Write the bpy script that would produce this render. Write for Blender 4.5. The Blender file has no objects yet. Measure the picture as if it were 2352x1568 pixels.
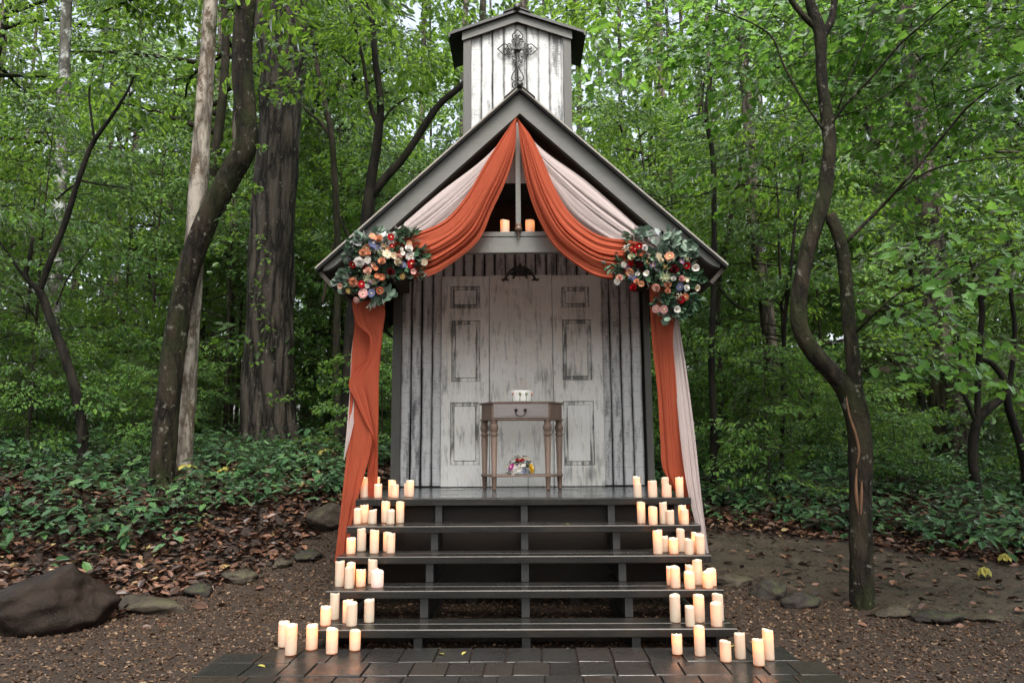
import bpy, bmesh, math, random
import numpy as np
from mathutils import Vector, Matrix, Euler
R = math.radians
rng = np.random.default_rng(7)
random.seed(7)
C = bpy.context.scene.collection
scene = bpy.context.scene

# ------------------------------------------------------------------ camera
F_PX = 1672.3                      # focal length in pixels of a 2352 px wide picture
CAM = np.array([-.0176, 0.0, 1.2816])
PITCH, YAW, ROLL = .1425, .0103, -.0061
_fw = np.array([-math.sin(YAW)*math.cos(PITCH), math.cos(YAW)*math.cos(PITCH), math.sin(PITCH)])
_rt = np.array([math.cos(YAW), math.sin(YAW), 0])
_up = np.cross(_rt, _fw)
CR = _rt*math.cos(ROLL)+_up*math.sin(ROLL)
CU = _up*math.cos(ROLL)-_rt*math.sin(ROLL)
cam = bpy.data.cameras.new('camera'); cam_o = bpy.data.objects.new('camera', cam); C.objects.link(cam_o)
cam.sensor_width = 36; cam.lens = F_PX/2352*36; cam.clip_end = 600; cam.clip_start = .05
cam_o.matrix_world = Matrix([[CR[i], CU[i], -_fw[i], CAM[i]] for i in range(3)]+[[0, 0, 0, 1]])
scene.camera = cam_o

def ray(px, py): return _fw*F_PX+CR*(px-1176)-CU*(py-784)
def at(px, py, Y):
    d = ray(px, py); return Vector(CAM+d*(Y/d[1]))
def at_z(px, py, z):
    d = ray(px, py); return Vector(CAM+d*((z-CAM[2])/d[2]))
def project(p):
    v = np.array(p)-CAM; d = v@_fw
    return 1176+F_PX*(v@CR)/d, 784-F_PX*(v@CU)/d

# ------------------------------------------------------------------ light
SUN_EL, SUN_AZ = 62, 165           # overcast: a wide soft sun high above, slightly behind and right of the camera
w = bpy.data.worlds.new('World'); scene.world = w; w.use_nodes = True
nt = w.node_tree; bg = nt.nodes['Background']
sky = nt.nodes.new('ShaderNodeTexSky'); sky.sky_type = 'NISHITA'; sky.sun_disc = False
sky.sun_elevation = R(SUN_EL); sky.sun_rotation = R(SUN_AZ); sky.dust_density = 6; sky.air_density = 1.2
hs = nt.nodes.new('ShaderNodeHueSaturation'); hs.inputs['Saturation'].default_value = .5
nt.links.new(sky.outputs[0], hs.inputs['Color']); nt.links.new(hs.outputs[0], bg.inputs[0])
bg.inputs[1].default_value = .15
sun = bpy.data.lights.new('sun', 'SUN'); sun.energy = 1.35; sun.angle = R(25); sun.color = (1, .99, .94)
sun_o = bpy.data.objects.new('sun', sun); C.objects.link(sun_o)
sun_o.rotation_euler = Vector((math.sin(R(SUN_AZ))*math.cos(R(SUN_EL)), math.cos(R(SUN_AZ))*math.cos(R(SUN_EL)), math.sin(R(SUN_EL)))).to_track_quat('Z', 'Y').to_euler()
scene.view_settings.view_transform = 'Standard'; scene.view_settings.look = 'None'
scene.view_settings.exposure = 1.62; scene.view_settings.gamma = 1
CANDLE_W = .05
cy = scene.cycles
cy.use_denoising = True; cy.max_bounces = 7; cy.diffuse_bounces = 3; cy.glossy_bounces = 3
cy.transmission_bounces = 4; cy.transparent_max_bounces = 4; cy.sample_clamp_indirect = 4
cy.caustics_reflective = False; cy.caustics_refractive = False

# ------------------------------------------------------------------ helpers
def tag(o, label=None, cat=None, group=None, kind=None):
    if label: o['label'] = label
    if cat: o['category'] = cat
    if group: o['group'] = group
    if kind: o['kind'] = kind
    return o
def empty(name, loc, label=None, cat=None, group=None):
    o = bpy.data.objects.new(name, None); C.objects.link(o); o.location = loc; o.empty_display_size = .1
    return tag(o, label, cat, group)
def link(name, me, parent=None, loc=None):
    o = bpy.data.objects.new(name, me); C.objects.link(o)
    if parent is not None: o.parent = parent
    if loc is not None: o.location = loc
    return o
def np_mesh(name, V, F, mats, smooth=False, face_attr=None, vert_attr=None, mat_idx=None, uv=None):
    """V (n,3); F (m,k) all faces with k corners."""
    V = np.asarray(V, np.float32); F = np.asarray(F, np.int32); k = F.shape[1]
    me = bpy.data.meshes.new(name)
    me.vertices.add(len(V)); me.vertices.foreach_set('co', V.ravel())
    me.loops.add(F.size); me.loops.foreach_set('vertex_index', F.ravel())
    me.polygons.add(len(F)); me.polygons.foreach_set('loop_start', np.arange(0, F.size, k, dtype=np.int32))
    me.polygons.foreach_set('use_smooth', np.full(len(F), smooth))
    for m in (mats if isinstance(mats, (list, tuple)) else [mats]): me.materials.append(m)
    if mat_idx is not None: me.polygons.foreach_set('material_index', np.asarray(mat_idx, np.int32))
    for n, a in (face_attr or {}).items():
        at_ = me.attributes.new(n, 'FLOAT', 'FACE'); at_.data.foreach_set('value', np.asarray(a, np.float32))
    for n, a in (vert_attr or {}).items():
        at_ = me.attributes.new(n, 'FLOAT', 'POINT'); at_.data.foreach_set('value', np.asarray(a, np.float32))
    if uv is not None:
        l = me.uv_layers.new(name='UVMap'); l.data.foreach_set('uv', np.asarray(uv, np.float32).ravel())
    me.update(calc_edges=True); me.validate()
    return me

class MB:
    """collects shapes; build() links them as ONE mesh object"""
    def __init__(s): s.v, s.f, s.m, s.s, s.a, s.uv = [], [], [], [], [], []
    def add(s, V, F, mi=0, smooth=False, rnd=0.0, uv=None):
        b = len(s.v); s.v += [tuple(p) for p in V]
        for i, f in enumerate(F):
            s.f.append([b+j for j in f]); s.m.append(mi); s.s.append(smooth); s.a.append(rnd)
            s.uv.append(uv[i] if uv else [(0, 0)]*len(f))
    def box(s, c, d, rot=None, mi=0, rnd=0.0):
        x, y, z = d[0]/2, d[1]/2, d[2]/2
        P = [Vector((a*x, b*y, e*z)) for a in (-1, 1) for b in (-1, 1) for e in (-1, 1)]
        if rot is not None: P = [rot @ p for p in P]
        P = [p+Vector(c) for p in P]
        s.add(P, [(0, 1, 3, 2), (4, 6, 7, 5), (0, 4, 5, 1), (2, 3, 7, 6), (0, 2, 6, 4), (1, 5, 7, 3)], mi, False, rnd)
    def bb(s, x0, x1, y0, y1, z0, z1, mi=0, rnd=0.0):
        s.box(((x0+x1)/2, (y0+y1)/2, (z0+z1)/2), (x1-x0, y1-y0, z1-z0), None, mi, rnd)
    def prism(s, poly, y0, y1, mi=0):
        """polygon of (x,z) extruded along y"""
        n = len(poly)
        P = [(x, y0, z) for x, z in poly]+[(x, y1, z) for x, z in poly]
        s.add(P, [list(range(n)), list(range(2*n-1, n-1, -1))]+[(i, i+n, (i+1) % n+n, (i+1) % n) for i in range(n)], mi)
    def prism_x(s, poly, x0, x1, mi=0):
        n = len(poly)
        P = [(x0, y, z) for y, z in poly]+[(x1, y, z) for y, z in poly]
        s.add(P, [list(range(n)), list(range(2*n-1, n-1, -1))]+[(i, i+n, (i+1) % n+n, (i+1) % n) for i in range(n)], mi)
    def tube(s, pts, rad, n=8, mi=0, cap=True):
        pts = [Vector(p) for p in pts]; N = len(pts)
        if not hasattr(rad, '__len__'): rad = [rad]*N
        V = []; prev = None
        for i, p in enumerate(pts):
            t = (pts[min(i+1, N-1)]-pts[max(i-1, 0)])
            if t.length < 1e-9: t = Vector((0, 0, 1))
            t.normalize()
            if prev is None:
                u = t.cross(Vector((0, 1, 0)));
                if u.length < .1: u = t.cross(Vector((1, 0, 0)))
            else: u = prev-t*prev.dot(t)
            u.normalize(); prev = u; q = t.cross(u)
            for k in range(n):
                a = 2*math.pi*k/n
                V.append(p+(u*math.cos(a)+q*math.sin(a))*rad[i])
        F = [(i*n+k, i*n+(k+1) % n, (i+1)*n+(k+1) % n, (i+1)*n+k) for i in range(N-1) for k in range(n)]
        if cap: F += [list(range(n-1, -1, -1)), [(N-1)*n+k for k in range(n)]]
        s.add(V, F, mi, True)
    def lathe(s, prof, c=(0, 0, 0), n=16, mi=0, smooth=True, flute=0):
        V = []
        for r, z in prof:
            for k in range(n):
                a = 2*math.pi*k/n
                V.append((c[0]+r*math.cos(a), c[1]+r*math.sin(a), c[2]+z))
        N = len(prof)
        F = [(i*n+k, i*n+(k+1) % n, (i+1)*n+(k+1) % n, (i+1)*n+k) for i in range(N-1) for k in range(n)]
        F += [list(range(n-1, -1, -1)), [(N-1)*n+k for k in range(n)]]
        s.add(V, F, mi, smooth)
    def mesh(s, name, mats):
        me = bpy.data.meshes.new(name); me.from_pydata(s.v, [], s.f)
        for m in (mats if isinstance(mats, (list, tuple)) else [mats]): me.materials.append(m)
        me.polygons.foreach_set('material_index', s.m); me.polygons.foreach_set('use_smooth', s.s)
        at_ = me.attributes.new('rnd', 'FLOAT', 'FACE'); at_.data.foreach_set('value', s.a)
        l = me.uv_layers.new(name='UVMap'); l.data.foreach_set('uv', [c for f in s.uv for p in f for c in p])
        bm = bmesh.new(); bm.from_mesh(me); bmesh.ops.recalc_face_normals(bm, faces=bm.faces); bm.to_mesh(me); bm.free()
        me.update(); return me
    def build(s, name, mats, parent=None, bevel=0):
        o = link(name, s.mesh(name, mats), parent)
        if bevel:
            b = o.modifiers.new('bevel', 'BEVEL'); b.width = bevel; b.segments = 2; b.limit_method = 'ANGLE'
        return o

def spline(P, n):
    """Catmull-Rom through points of any dimension -> n samples"""
    P = np.array([list(p) for p in P], float); N = len(P)
    d = np.r_[0, np.cumsum(np.linalg.norm(np.diff(P[:, :3], axis=0), axis=1)+1e-6)]; t = np.linspace(0, d[-1], n)
    T = np.gradient(P, d, axis=0) if N > 2 else np.repeat((P[1:]-P[:1])/d[-1], 2, 0)
    i = np.clip(np.searchsorted(d, t, side='right')-1, 0, N-2); h = (d[i+1]-d[i])[:, None]; s = ((t-d[i])[:, None])/h
    return (2*s**3-3*s**2+1)*P[i]+(s**3-2*s**2+s)*h*T[i]+(-2*s**3+3*s**2)*P[i+1]+(s**3-s**2)*h*T[i+1]

# ---- node helpers
class NT:
    def __init__(s, name):
        s.m = bpy.data.materials.new(name); s.m.use_nodes = True; s.t = s.m.node_tree; s.t.nodes.clear()
        s.out = s.n('ShaderNodeOutputMaterial')
    def n(s, ty, **kw):
        o = s.t.nodes.new(ty)
        for k, v in kw.items(): setattr(o, k, v)
        return o
    def l(s, a, b): s.t.links.new(a, b)
    def put(s, sock, v):
        if hasattr(v, 'is_linked') or isinstance(v, bpy.types.NodeSocket): s.l(v, sock)
        elif isinstance(v, (tuple, list)) and len(v) == 3 and sock.type == 'RGBA': sock.default_value = (*v, 1)
        else: sock.default_value = v
    def coord(s, kind='Object', scale=(1, 1, 1), rot=(0, 0, 0)):
        tc = s.n('ShaderNodeTexCoord'); mp = s.n('ShaderNodeMapping'); mp.inputs['Scale'].default_value = scale
        mp.inputs['Rotation'].default_value = rot
        s.l(tc.outputs[kind], mp.inputs[0]); return mp.outputs[0]
    def noise(s, vec, scale=5, detail=4, rough=.6, dist=0):
        o = s.n('ShaderNodeTexNoise'); s.put(o.inputs['Vector'], vec); o.inputs['Scale'].default_value = scale
        o.inputs['Detail'].default_value = detail; o.inputs['Roughness'].default_value = rough; o.inputs['Distortion'].default_value = dist
        return o.outputs[0]
    def ramp(s, fac, stops, interp='LINEAR'):
        o = s.n('ShaderNodeValToRGB'); s.l(fac, o.inputs[0]); e = o.color_ramp.elements; o.color_ramp.interpolation = interp
        while len(e) < len(stops): e.new(.5)
        for i, (p, c) in enumerate(stops):
            e[i].position = p; e[i].color = (*c, 1) if hasattr(c, '__len__') else (c, c, c, 1)
        return o.outputs[0]
    def mix(s, fac, a, b, blend='MIX'):
        o = s.n('ShaderNodeMix', data_type='RGBA', blend_type=blend)
        s.put(o.inputs[0], fac); s.put(o.inputs[6], a); s.put(o.inputs[7], b); return o.outputs[2]
    def math(s, op, a, b=0, c=0, clamp=False):
        o = s.n('ShaderNodeMath', operation=op, use_clamp=clamp)
        s.put(o.inputs[0], a); s.put(o.inputs[1], b); s.put(o.inputs[2], c); return o.outputs[0]
    def attr(s, name): o = s.n('ShaderNodeAttribute', attribute_name=name); return o.outputs['Fac']
    def sep(s, vec): o = s.n('ShaderNodeSeparateXYZ'); s.l(vec, o.inputs[0]); return o.outputs
    def bump(s, h, strength=.5, dist=.01):
        o = s.n('ShaderNodeBump'); s.l(h, o.inputs['Height']); o.inputs['Strength'].default_value = strength; o.inputs['Distance'].default_value = dist
        return o.outputs[0]
    def pbr(s, col, rough=.6, normal=None, spec=.5, metal=0):
        o = s.n('ShaderNodeBsdfPrincipled'); s.put(o.inputs['Base Color'], col); s.put(o.inputs['Roughness'], rough)
        s.put(o.inputs['Specular IOR Level'], spec); s.put(o.inputs['Metallic'], metal)
        if normal is not None: s.l(normal, o.inputs['Normal'])
        return o.outputs[0]
    def done(s, sh): s.l(sh, s.out.inputs[0]); return s.m

def mat_plain(name, col, rough=.6, var=.25, scale=12, bump=.2, spec=.5, metal=0, stretch=(1, 1, 1)):
    k = NT(name); v = k.coord('Object', stretch); n = k.noise(v, scale, 5, .65)
    c = k.mix(k.math('MULTIPLY', n, 1), tuple(x*(1-var) for x in col), tuple(min(1, x*(1+var)) for x in col))
    return k.done(k.pbr(c, rough, k.bump(n, bump, .004), spec, metal))

def mat_leaf(name, dark, mid, light, trans, gloss=.35, tmix=.42):
    k = NT(name); oi = k.n('ShaderNodeObjectInfo')
    r = k.attr('rnd'); r2 = k.math('MULTIPLY_ADD', oi.outputs['Random'], .3, -.15)
    f = k.math('ADD', r, r2, clamp=True)
    col = k.ramp(f, [(0, dark), (.55, mid), (1, light)])
    tcol = k.mix(.65, col, trans)
    d = k.n('ShaderNodeBsdfDiffuse'); k.l(col, d.inputs[0])
    t = k.n('ShaderNodeBsdfTranslucent'); k.l(tcol, t.inputs[0])
    m = k.n('ShaderNodeMixShader'); m.inputs[0].default_value = tmix; k.l(d.outputs[0], m.inputs[1]); k.l(t.outputs[0], m.inputs[2])
    g = k.n('ShaderNodeBsdfGlossy'); g.inputs['Roughness'].default_value = gloss
    fr = k.n('ShaderNodeFresnel'); fr.inputs[0].default_value = 1.25
    m2 = k.n('ShaderNodeMixShader'); k.l(fr.outputs[0], m2.inputs[0]); k.l(m.outputs[0], m2.inputs[1]); k.l(g.outputs[0], m2.inputs[2])
    return k.done(m2.outputs[0])

def mat_bark(name, a, b, sc=10, stretch=.16, ridge=.6, moss=0.0, patch=None, rough=.85, bdist=.02, spots=0):
    k = NT(name); v = k.coord('Object', (1, 1, stretch))
    n = k.noise(v, sc, 8, .75, .6); fine = k.noise(k.coord('Object', (1, 1, min(1, stretch*2.6))), sc*3.2, 6, .75); vo = k.n('ShaderNodeTexVoronoi', feature='DISTANCE_TO_EDGE')
    va = k.n('ShaderNodeVectorMath', operation='MULTIPLY_ADD'); no = k.n('ShaderNodeTexNoise'); no.inputs['Scale'].default_value = sc*1.2; k.l(v, no.inputs['Vector'])
    k.l(no.outputs[1], va.inputs[0]); va.inputs[1].default_value = (1.6/sc, 1.6/sc, 2.4/sc); k.l(v, va.inputs[2]); k.l(va.outputs[0], vo.inputs[0])
    n = k.math('MULTIPLY_ADD', fine, .5, k.math('MULTIPLY', n, .5))
    h = k.math('MULTIPLY_ADD', k.math('MULTIPLY', vo.outputs[0], 2.2, clamp=True), ridge, k.math('MULTIPLY', n, 1-ridge*.5))
    col = k.ramp(h, [(.3, a), (.68, b)])
    if patch:
        pn = k.noise(k.coord('Object', (1, 1, .7)), 4.5, 7, .75)
        col = k.mix(k.ramp(pn, [(.5, 0), (.58, 1)]), col, patch)
    if moss:
        mn = k.noise(k.coord('Object', (1, 1, .5)), 3, 6, .7)
        col = k.mix(k.ramp(mn, [(.62-moss*.35, 0), (.8-moss*.3, 1)]), col, (.022, .028, .008))
    if spots:
        sn = k.noise(k.coord('Object', (1, 1, .8)), 13, 5, .7); col = k.mix(k.ramp(sn, [(spots-.02, 0), (spots+.03, .9)]), col, (.16, .15, .12))
    return k.done(k.pbr(col, rough, k.bump(h, 1, bdist), .15))

# materials -----------------------------------------------------------------
M = {}
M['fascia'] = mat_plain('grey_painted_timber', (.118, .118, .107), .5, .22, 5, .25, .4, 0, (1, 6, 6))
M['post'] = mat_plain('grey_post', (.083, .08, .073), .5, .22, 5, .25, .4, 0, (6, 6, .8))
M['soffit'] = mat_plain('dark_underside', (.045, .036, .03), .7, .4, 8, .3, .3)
M['attic'] = mat_plain('brown_boards', (.06, .04, .028), .75, .5, 7, .4, .3, 0, (1, 1, 5))
M['stringer'] = mat_plain('slate_stained_post', (.02, .02, .0195), .4, .3, 6, .3, .5, 0, (6, 6, 1))
M['roof'] = mat_plain('dark_metal_roof', (.03, .03, .03), .45, .3, 6, .15, .5)
M['roofedge'] = mat_plain('roof_edge', (.22, .2, .17), .5, .3, 9, .2, .5)
M['iron'] = mat_plain('black_iron', (.012, .011, .01), .5, .3, 30, .2, .5)
M['rust_iron'] = mat_plain('brown_finial', (.1, .06, .035), .5, .5, 30, .3, .5)
M['backing'] = mat_plain('black_gap', (.018, .018, .017), .9, .2, 5, 0, .2)
M['skirt'] = mat_plain('skirt_board', (.013, .009, .0065), .7, .4, 5, .3, .3, 0, (1, 1, 6))

def mat_plank():
    k = NT('whitewashed_plank'); uv = k.n('ShaderNodeUVMap').outputs[0]; su = k.sep(uv)
    rn = k.attr('rnd')
    off = k.n('ShaderNodeCombineXYZ'); k.l(k.math('MULTIPLY', rn, 37), off.inputs[0]); k.l(k.math('MULTIPLY', rn, 91), off.inputs[1])
    def vec(sx, sy):
        va = k.n('ShaderNodeVectorMath', operation='MULTIPLY_ADD'); k.l(uv, va.inputs[0]); va.inputs[1].default_value = (sx, sy, 0); k.l(off.outputs[0], va.inputs[2]); return va.outputs[0]
    big = k.noise(vec(.9, 1.6), 1.6, 5, .6)                    # worn patches
    streak = k.noise(vec(7, .7), 2, 6, .65)                     # along the grain
    saw = k.noise(vec(1.6, 120), 1, 3, .75)                     # rough sawn lines across
    edge = k.math('ABSOLUTE', k.math('SUBTRACT', su[0], .5))    # 0 centre .5 edge
    e = k.math('MULTIPLY_ADD', k.noise(vec(1.3, 5), 2, 5, .65), .32, edge)
    ef = k.ramp(e, [(.46, 0), (.72, 1)])
    wear = k.math('ADD', k.math('MULTIPLY', big, .9), k.math('MULTIPLY', saw, .35))
    wear = k.math('ADD', wear, k.math('MULTIPLY', streak, .3))
    wear = k.math('ADD', wear, k.math('MULTIPLY', rn, .15))
    wf = k.ramp(wear, [(.85, 0), (1.06, .85)])
    sawl = k.ramp(saw, [(.6, 0), (.72, .6)])
    vv = k.math('MULTIPLY_ADD', k.noise(vec(.6, 2), 2, 2, .5), .004, su[1])
    kerf = k.math('LESS_THAN', k.math('FRACT', k.math('DIVIDE', vv, .152)), .045)
    kerf = k.math('MULTIPLY', kerf, k.ramp(k.noise(vec(3, 9), 3, 3, .6), [(.42, .05), (.58, .55)]))
    f = k.math('MAXIMUM', k.math('MAXIMUM', ef, wf), k.math('MAXIMUM', sawl, kerf))
    white = k.mix(streak, (.49, .495, .49), (.64, .645, .64))
    col = k.mix(f, white, (.045, .047, .05))
    return k.done(k.pbr(col, .6, k.bump(saw, .35, .004), .35))
M['plank'] = mat_plank()

def mat_door(worn):
    k = NT(['door_paint', 'door_worn', 'door_moulding'][worn]); v = k.coord('Object', (9, 1, 1.1)); n = k.noise(v, 3, 8, .68, .3)
    big = k.noise(k.coord('Object', (1, 1, 1)), 2.3, 4, .6)
    s = k.math('MULTIPLY_ADD', big, .45, k.math('MULTIPLY', n, .75))
    f = k.ramp(s, [[(.60, 0), (.76, .8)], [(.45, .1), (.62, .9)], [(.54, 0), (.67, .9)]][worn])
    cr = k.noise(k.coord('Object', (14, 1, 3)), 4, 6, .7); f = k.math('MAXIMUM', f, k.ramp(cr, [(.69, 0), (.73, .85)]))
    tan = k.ramp(big, [(.35, (.69, .69, .66)), (.7, (.60, .56, .47))])
    lt = k.mix(k.ramp(n, [(.3, 0), (.6, 1)]), tan, (.81, .805, .77))
    col = k.mix(f, lt, (.07, .075, .07))
    return k.done(k.pbr(col, .5, k.bump(s, .3, .003), .4))
M['door'] = mat_door(0); M['doorw'] = mat_door(1); M['doorm'] = mat_door(2)

def mat_wet_wood():
    k = NT('wet_dark_timber'); v = k.coord('Object', (.7, 8, 8)); n = k.noise(v, 4, 7, .7)
    big = k.noise(k.coord('Object'), 2.2, 5, .65)
    col = k.ramp(n, [(.3, (.006, .006, .006)), (.75, (.019, .018, .016))])
    col = k.mix(k.ramp(big, [(.55, 0), (.75, .6)]), col, (.032, .021, .013))
    ro = k.ramp(big, [(.3, .14), (.7, .42)])
    return k.done(k.pbr(col, ro, k.bump(n, .35, .004), .32))
M['tread'] = mat_wet_wood(); M['worn_highlight_edge'] = mat_plain('worn_highlight_tread_edge', (.05, .04, .032), .45, .7, 7, .3, .4, 0, (1, 6, 6))  # worn tread edge, its bright edge highlight put into the lighter colour
def mat_paver():
    k = NT('wet_paver'); rn = k.attr('rnd'); n = k.noise(k.coord('Object'), 30, 6, .7); b = k.noise(k.coord('Object'), 3, 5, .6)
    base = k.ramp(rn, [(0, (.016, .0155, .015)), (.45, (.026, .024, .022)), (.75, (.036, .026, .02)), (1, (.02, .02, .02))])
    col = k.mix(k.math('MULTIPLY', n, .7), base, (.011, .0105, .01))
    moss = k.ramp(b, [(.62, 0), (.72, .5)]); col = k.mix(moss, col, (.02, .024, .01))
    ro = k.ramp(b, [(.3, .12), (.65, .42)])
    return k.done(k.pbr(col, ro, k.bump(k.math('ADD', k.math('MULTIPLY', n, .5), b), .3, .01), .4))
M['paver'] = mat_paver()
M['tile'] = mat_plain('wet_slate_tile', (.06, .065, .068), .18, .4, 9, .25, .6)
def mat_cloth(name, col, tcol, sheer=.45):
    k = NT(name); v = k.coord('Object', (1, 1, 1)); n = k.noise(v, 160, 2, .6); b = k.noise(v, 5, 4, .6)
    c = k.mix(b, tuple(x*.82 for x in col), tuple(min(1, x*1.12) for x in col)); c = k.mix(k.math('MULTIPLY', n, .3), c, tuple(x*.7 for x in col))
    wr = k.noise(k.coord('Object', (1, 1, .35)), 22, 5, .65, .8); bp = k.bump(k.math('MULTIPLY_ADD', n, .25, wr), .45, .008)
    d = k.n('ShaderNodeBsdfDiffuse'); k.l(c, d.inputs[0]); k.l(bp, d.inputs['Normal'])
    t = k.n('ShaderNodeBsdfTranslucent'); k.put(t.inputs[0], tcol)
    m = k.n('ShaderNodeMixShader'); m.inputs[0].default_value = sheer; k.l(d.outputs[0], m.inputs[1]); k.l(t.outputs[0], m.inputs[2])
    return k.done(m.outputs[0])
M['rust'] = mat_cloth('rust_chiffon', (.42, .095, .052), (.52, .115, .055), .44)
M['blush'] = mat_cloth('blush_chiffon', (.54, .455, .44), (.54, .43, .41), .42)
def mat_wax(name, col, tcol, tm):
    k = NT(name); n = k.noise(k.coord('Object'), 40, 3, .5)
    c = k.mix(n, tuple(x*.93 for x in col), col)
    d = k.n('ShaderNodeBsdfDiffuse'); k.l(c, d.inputs[0]); t = k.n('ShaderNodeBsdfTranslucent'); k.put(t.inputs[0], tcol)
    m = k.n('ShaderNodeMixShader'); m.inputs[0].default_value = tm; k.l(d.outputs[0], m.inputs[1]); k.l(t.outputs[0], m.inputs[2])
    g = k.n('ShaderNodeBsdfGlossy'); g.inputs['Roughness'].default_value = .35
    m2 = k.n('ShaderNodeMixShader'); m2.inputs[0].default_value = .04; k.l(m.outputs[0], m2.inputs[1]); k.l(g.outputs[0], m2.inputs[2])
    return k.done(m2.outputs[0])
M['wax'] = mat_wax('ivory_wax', (.66, .645, .52), (.95, .5, .22), .42)
M['wax_white'] = mat_wax('white_wax', (.68, .65, .66), (.9, .7, .6), .4)
def mat_emit(name, col, st):
    k = NT(name); e = k.n('ShaderNodeEmission'); e.inputs[0].default_value = (*col, 1); e.inputs[1].default_value = st
    return k.done(e.outputs[0])
M['flame'] = mat_emit('flame_glow', (1, .62, .25), 9)
M['tablewood'] = mat_plain('weathered_red_wood', (.15, .098, .072), .5, .5, 5, .3, .4, 0, (5, 5, 1))
M['drawer'] = mat_plain('grey_washed_drawer', (.26, .23, .22), .5, .25, 6, .2, .4, 0, (1, 5, 6))
M['icing'] = mat_plain('white_icing', (.85, .84, .8), .5, .03, 10, .05, .4)
M['wire'] = mat_plain('pale_gold_wire', (.6, .5, .42), .35, .1, 10, .05, .5, .6)
M['stem'] = mat_plain('green_icing', (.16, .3, .1), .6, .2, 10)
M['boulder'] = None

# foliage
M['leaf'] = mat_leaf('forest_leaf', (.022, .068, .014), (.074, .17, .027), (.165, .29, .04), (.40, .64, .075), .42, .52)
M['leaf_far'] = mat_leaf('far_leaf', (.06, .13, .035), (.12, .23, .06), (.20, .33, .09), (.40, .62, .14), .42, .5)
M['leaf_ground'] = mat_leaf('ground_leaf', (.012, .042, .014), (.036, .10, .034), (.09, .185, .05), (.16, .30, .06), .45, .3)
M['maple'] = mat_leaf('maple_leaf', (.05, .14, .022), (.09, .22, .035), (.13, .29, .05), (.34, .62, .09), .4, .55)
M['yellow'] = mat_leaf('yellow_leaf', (.14, .16, .03), (.28, .25, .05), (.4, .34, .08), (.4, .35, .06), .4, .3)
M['euca'] = mat_leaf('eucalyptus_leaf', (.07, .115, .08), (.135, .195, .145), (.22, .29, .22), (.12, .2, .14), .4, .2)
M['darkleaf'] = mat_leaf('arrangement_leaf', (.018, .045, .024), (.038, .08, .042), (.06, .12, .06), (.05, .1, .03), .35, .15)
def mat_litter():
    k = NT('dead_leaf'); r = k.attr('rnd')
    col = k.ramp(r, [(0, (.018, .010, .007)), (.4, (.05, .025, .016)), (.75, (.10, .048, .03)), (.94, (.17, .085, .052)), (1, (.26, .2, .08))])
    return k.done(k.pbr(col, .42, None, .3))
M['litter'] = mat_litter()
def mat_chips():
    k = NT('gravel_chip'); r = k.attr('rnd')
    col = k.ramp(r, [(0, (.012, .006, .0035)), (.5, (.042, .022, .011)), (.85, (.088, .048, .026)), (1, (.18, .12, .07))])
    return k.done(k.pbr(col, .5, None, .25))
M['chips'] = mat_chips()
def mat_ground():
    k = NT('forest_floor'); v = k.coord('Object'); n = k.noise(v, 3, 8, .7); f = k.noise(v, 40, 6, .75)
    g = k.attr('gravel'); d = k.attr('dirt')
    gf = k.ramp(k.math('MULTIPLY_ADD', n, .5, k.math('SUBTRACT', g, .25)), [(.4, 0), (.6, 1)])
    df = k.ramp(k.math('MULTIPLY_ADD', n, .5, k.math('SUBTRACT', d, .25)), [(.4, 0), (.6, 1)])
    soil = k.ramp(f, [(.3, (.008, .006, .005)), (.7, (.03, .018, .012))])
    grav = k.ramp(f, [(.3, (.010, .007, .005)), (.7, (.043, .027, .018))])
    dirt = k.ramp(k.math('MULTIPLY_ADD', f, .5, k.math('MULTIPLY', n, .5)), [(.38, (.012, .009, .006)), (.62, (.066, .05, .033))])
    col = k.mix(gf, soil, grav); col = k.mix(df, col, dirt)
    h = k.math('ADD', n, k.math('MULTIPLY', f, .4))
    return k.done(k.pbr(col, k.ramp(n, [(.3, .45), (.6, .8)]), k.bump(h, .9, .03), .25))
M['ground'] = mat_ground()
def mat_rock(name, a, b, moss=0):
    k = NT(name); v = k.coord('Object'); n = k.noise(v, 7, 9, .72, .4); b_ = k.noise(v, 2.2, 4, .6)
    col = k.ramp(k.math('MULTIPLY_ADD', n, .6, k.math('MULTIPLY', b_, .4)), [(.32, a), (.68, b)])
    if moss:
        ge = k.n('ShaderNodeNewGeometry'); z = k.sep(ge.outputs['Normal'])[2]
        col = k.mix(k.math('MULTIPLY', k.ramp(z, [(.4, 0), (.8, 1)]), k.ramp(n, [(.45, 0), (.6, moss)])), col, (.04, .055, .012))
    return k.done(k.pbr(col, k.ramp(b_, [(.35, .4), (.65, .7)]), k.bump(n, 1, .03), .12))
M['boulder'] = mat_rock('wet_brown_boulder', (.005, .0035, .0026), (.027, .018, .013))
M['stone'] = mat_rock('edging_stone', (.014, .011, .008), (.08, .064, .048), .3)
M['stone_dark'] = mat_rock('dark_edging_stone', (.012, .010, .009), (.045, .038, .032), .5)
M['bark_dark'] = mat_bark('dark_mossy_bark', (.0015, .0012, .001), (.034, .026, .017), 15, .3, .6, .45, None, .8, .05, .62)
M['bark_black'] = mat_bark('wet_black_bark', (.002, .0018, .0015), (.022, .018, .014), 18, .3, .5, .1)
M['bark_pale'] = mat_bark('pale_grey_bark', (.045, .035, .026), (.35, .31, .265), 14, .22, .6, .2, (.09, .065, .045))
M['bark_oak'] = mat_bark('ridged_oak_bark', (.004, .0036, .0032), (.07, .058, .048), 17, .16, .75, .0, None, .7, .05, .63)
M['bark_lichen'] = mat_bark('lichen_bark', (.025, .023, .018), (.12, .115, .10), 20, .4, .4, .25, (.36, .38, .36))
M['bark_grey'] = mat_bark('grey_brown_bark', (.014, .012, .010), (.12, .10, .08), 15, .2, .7, .1)
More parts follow.
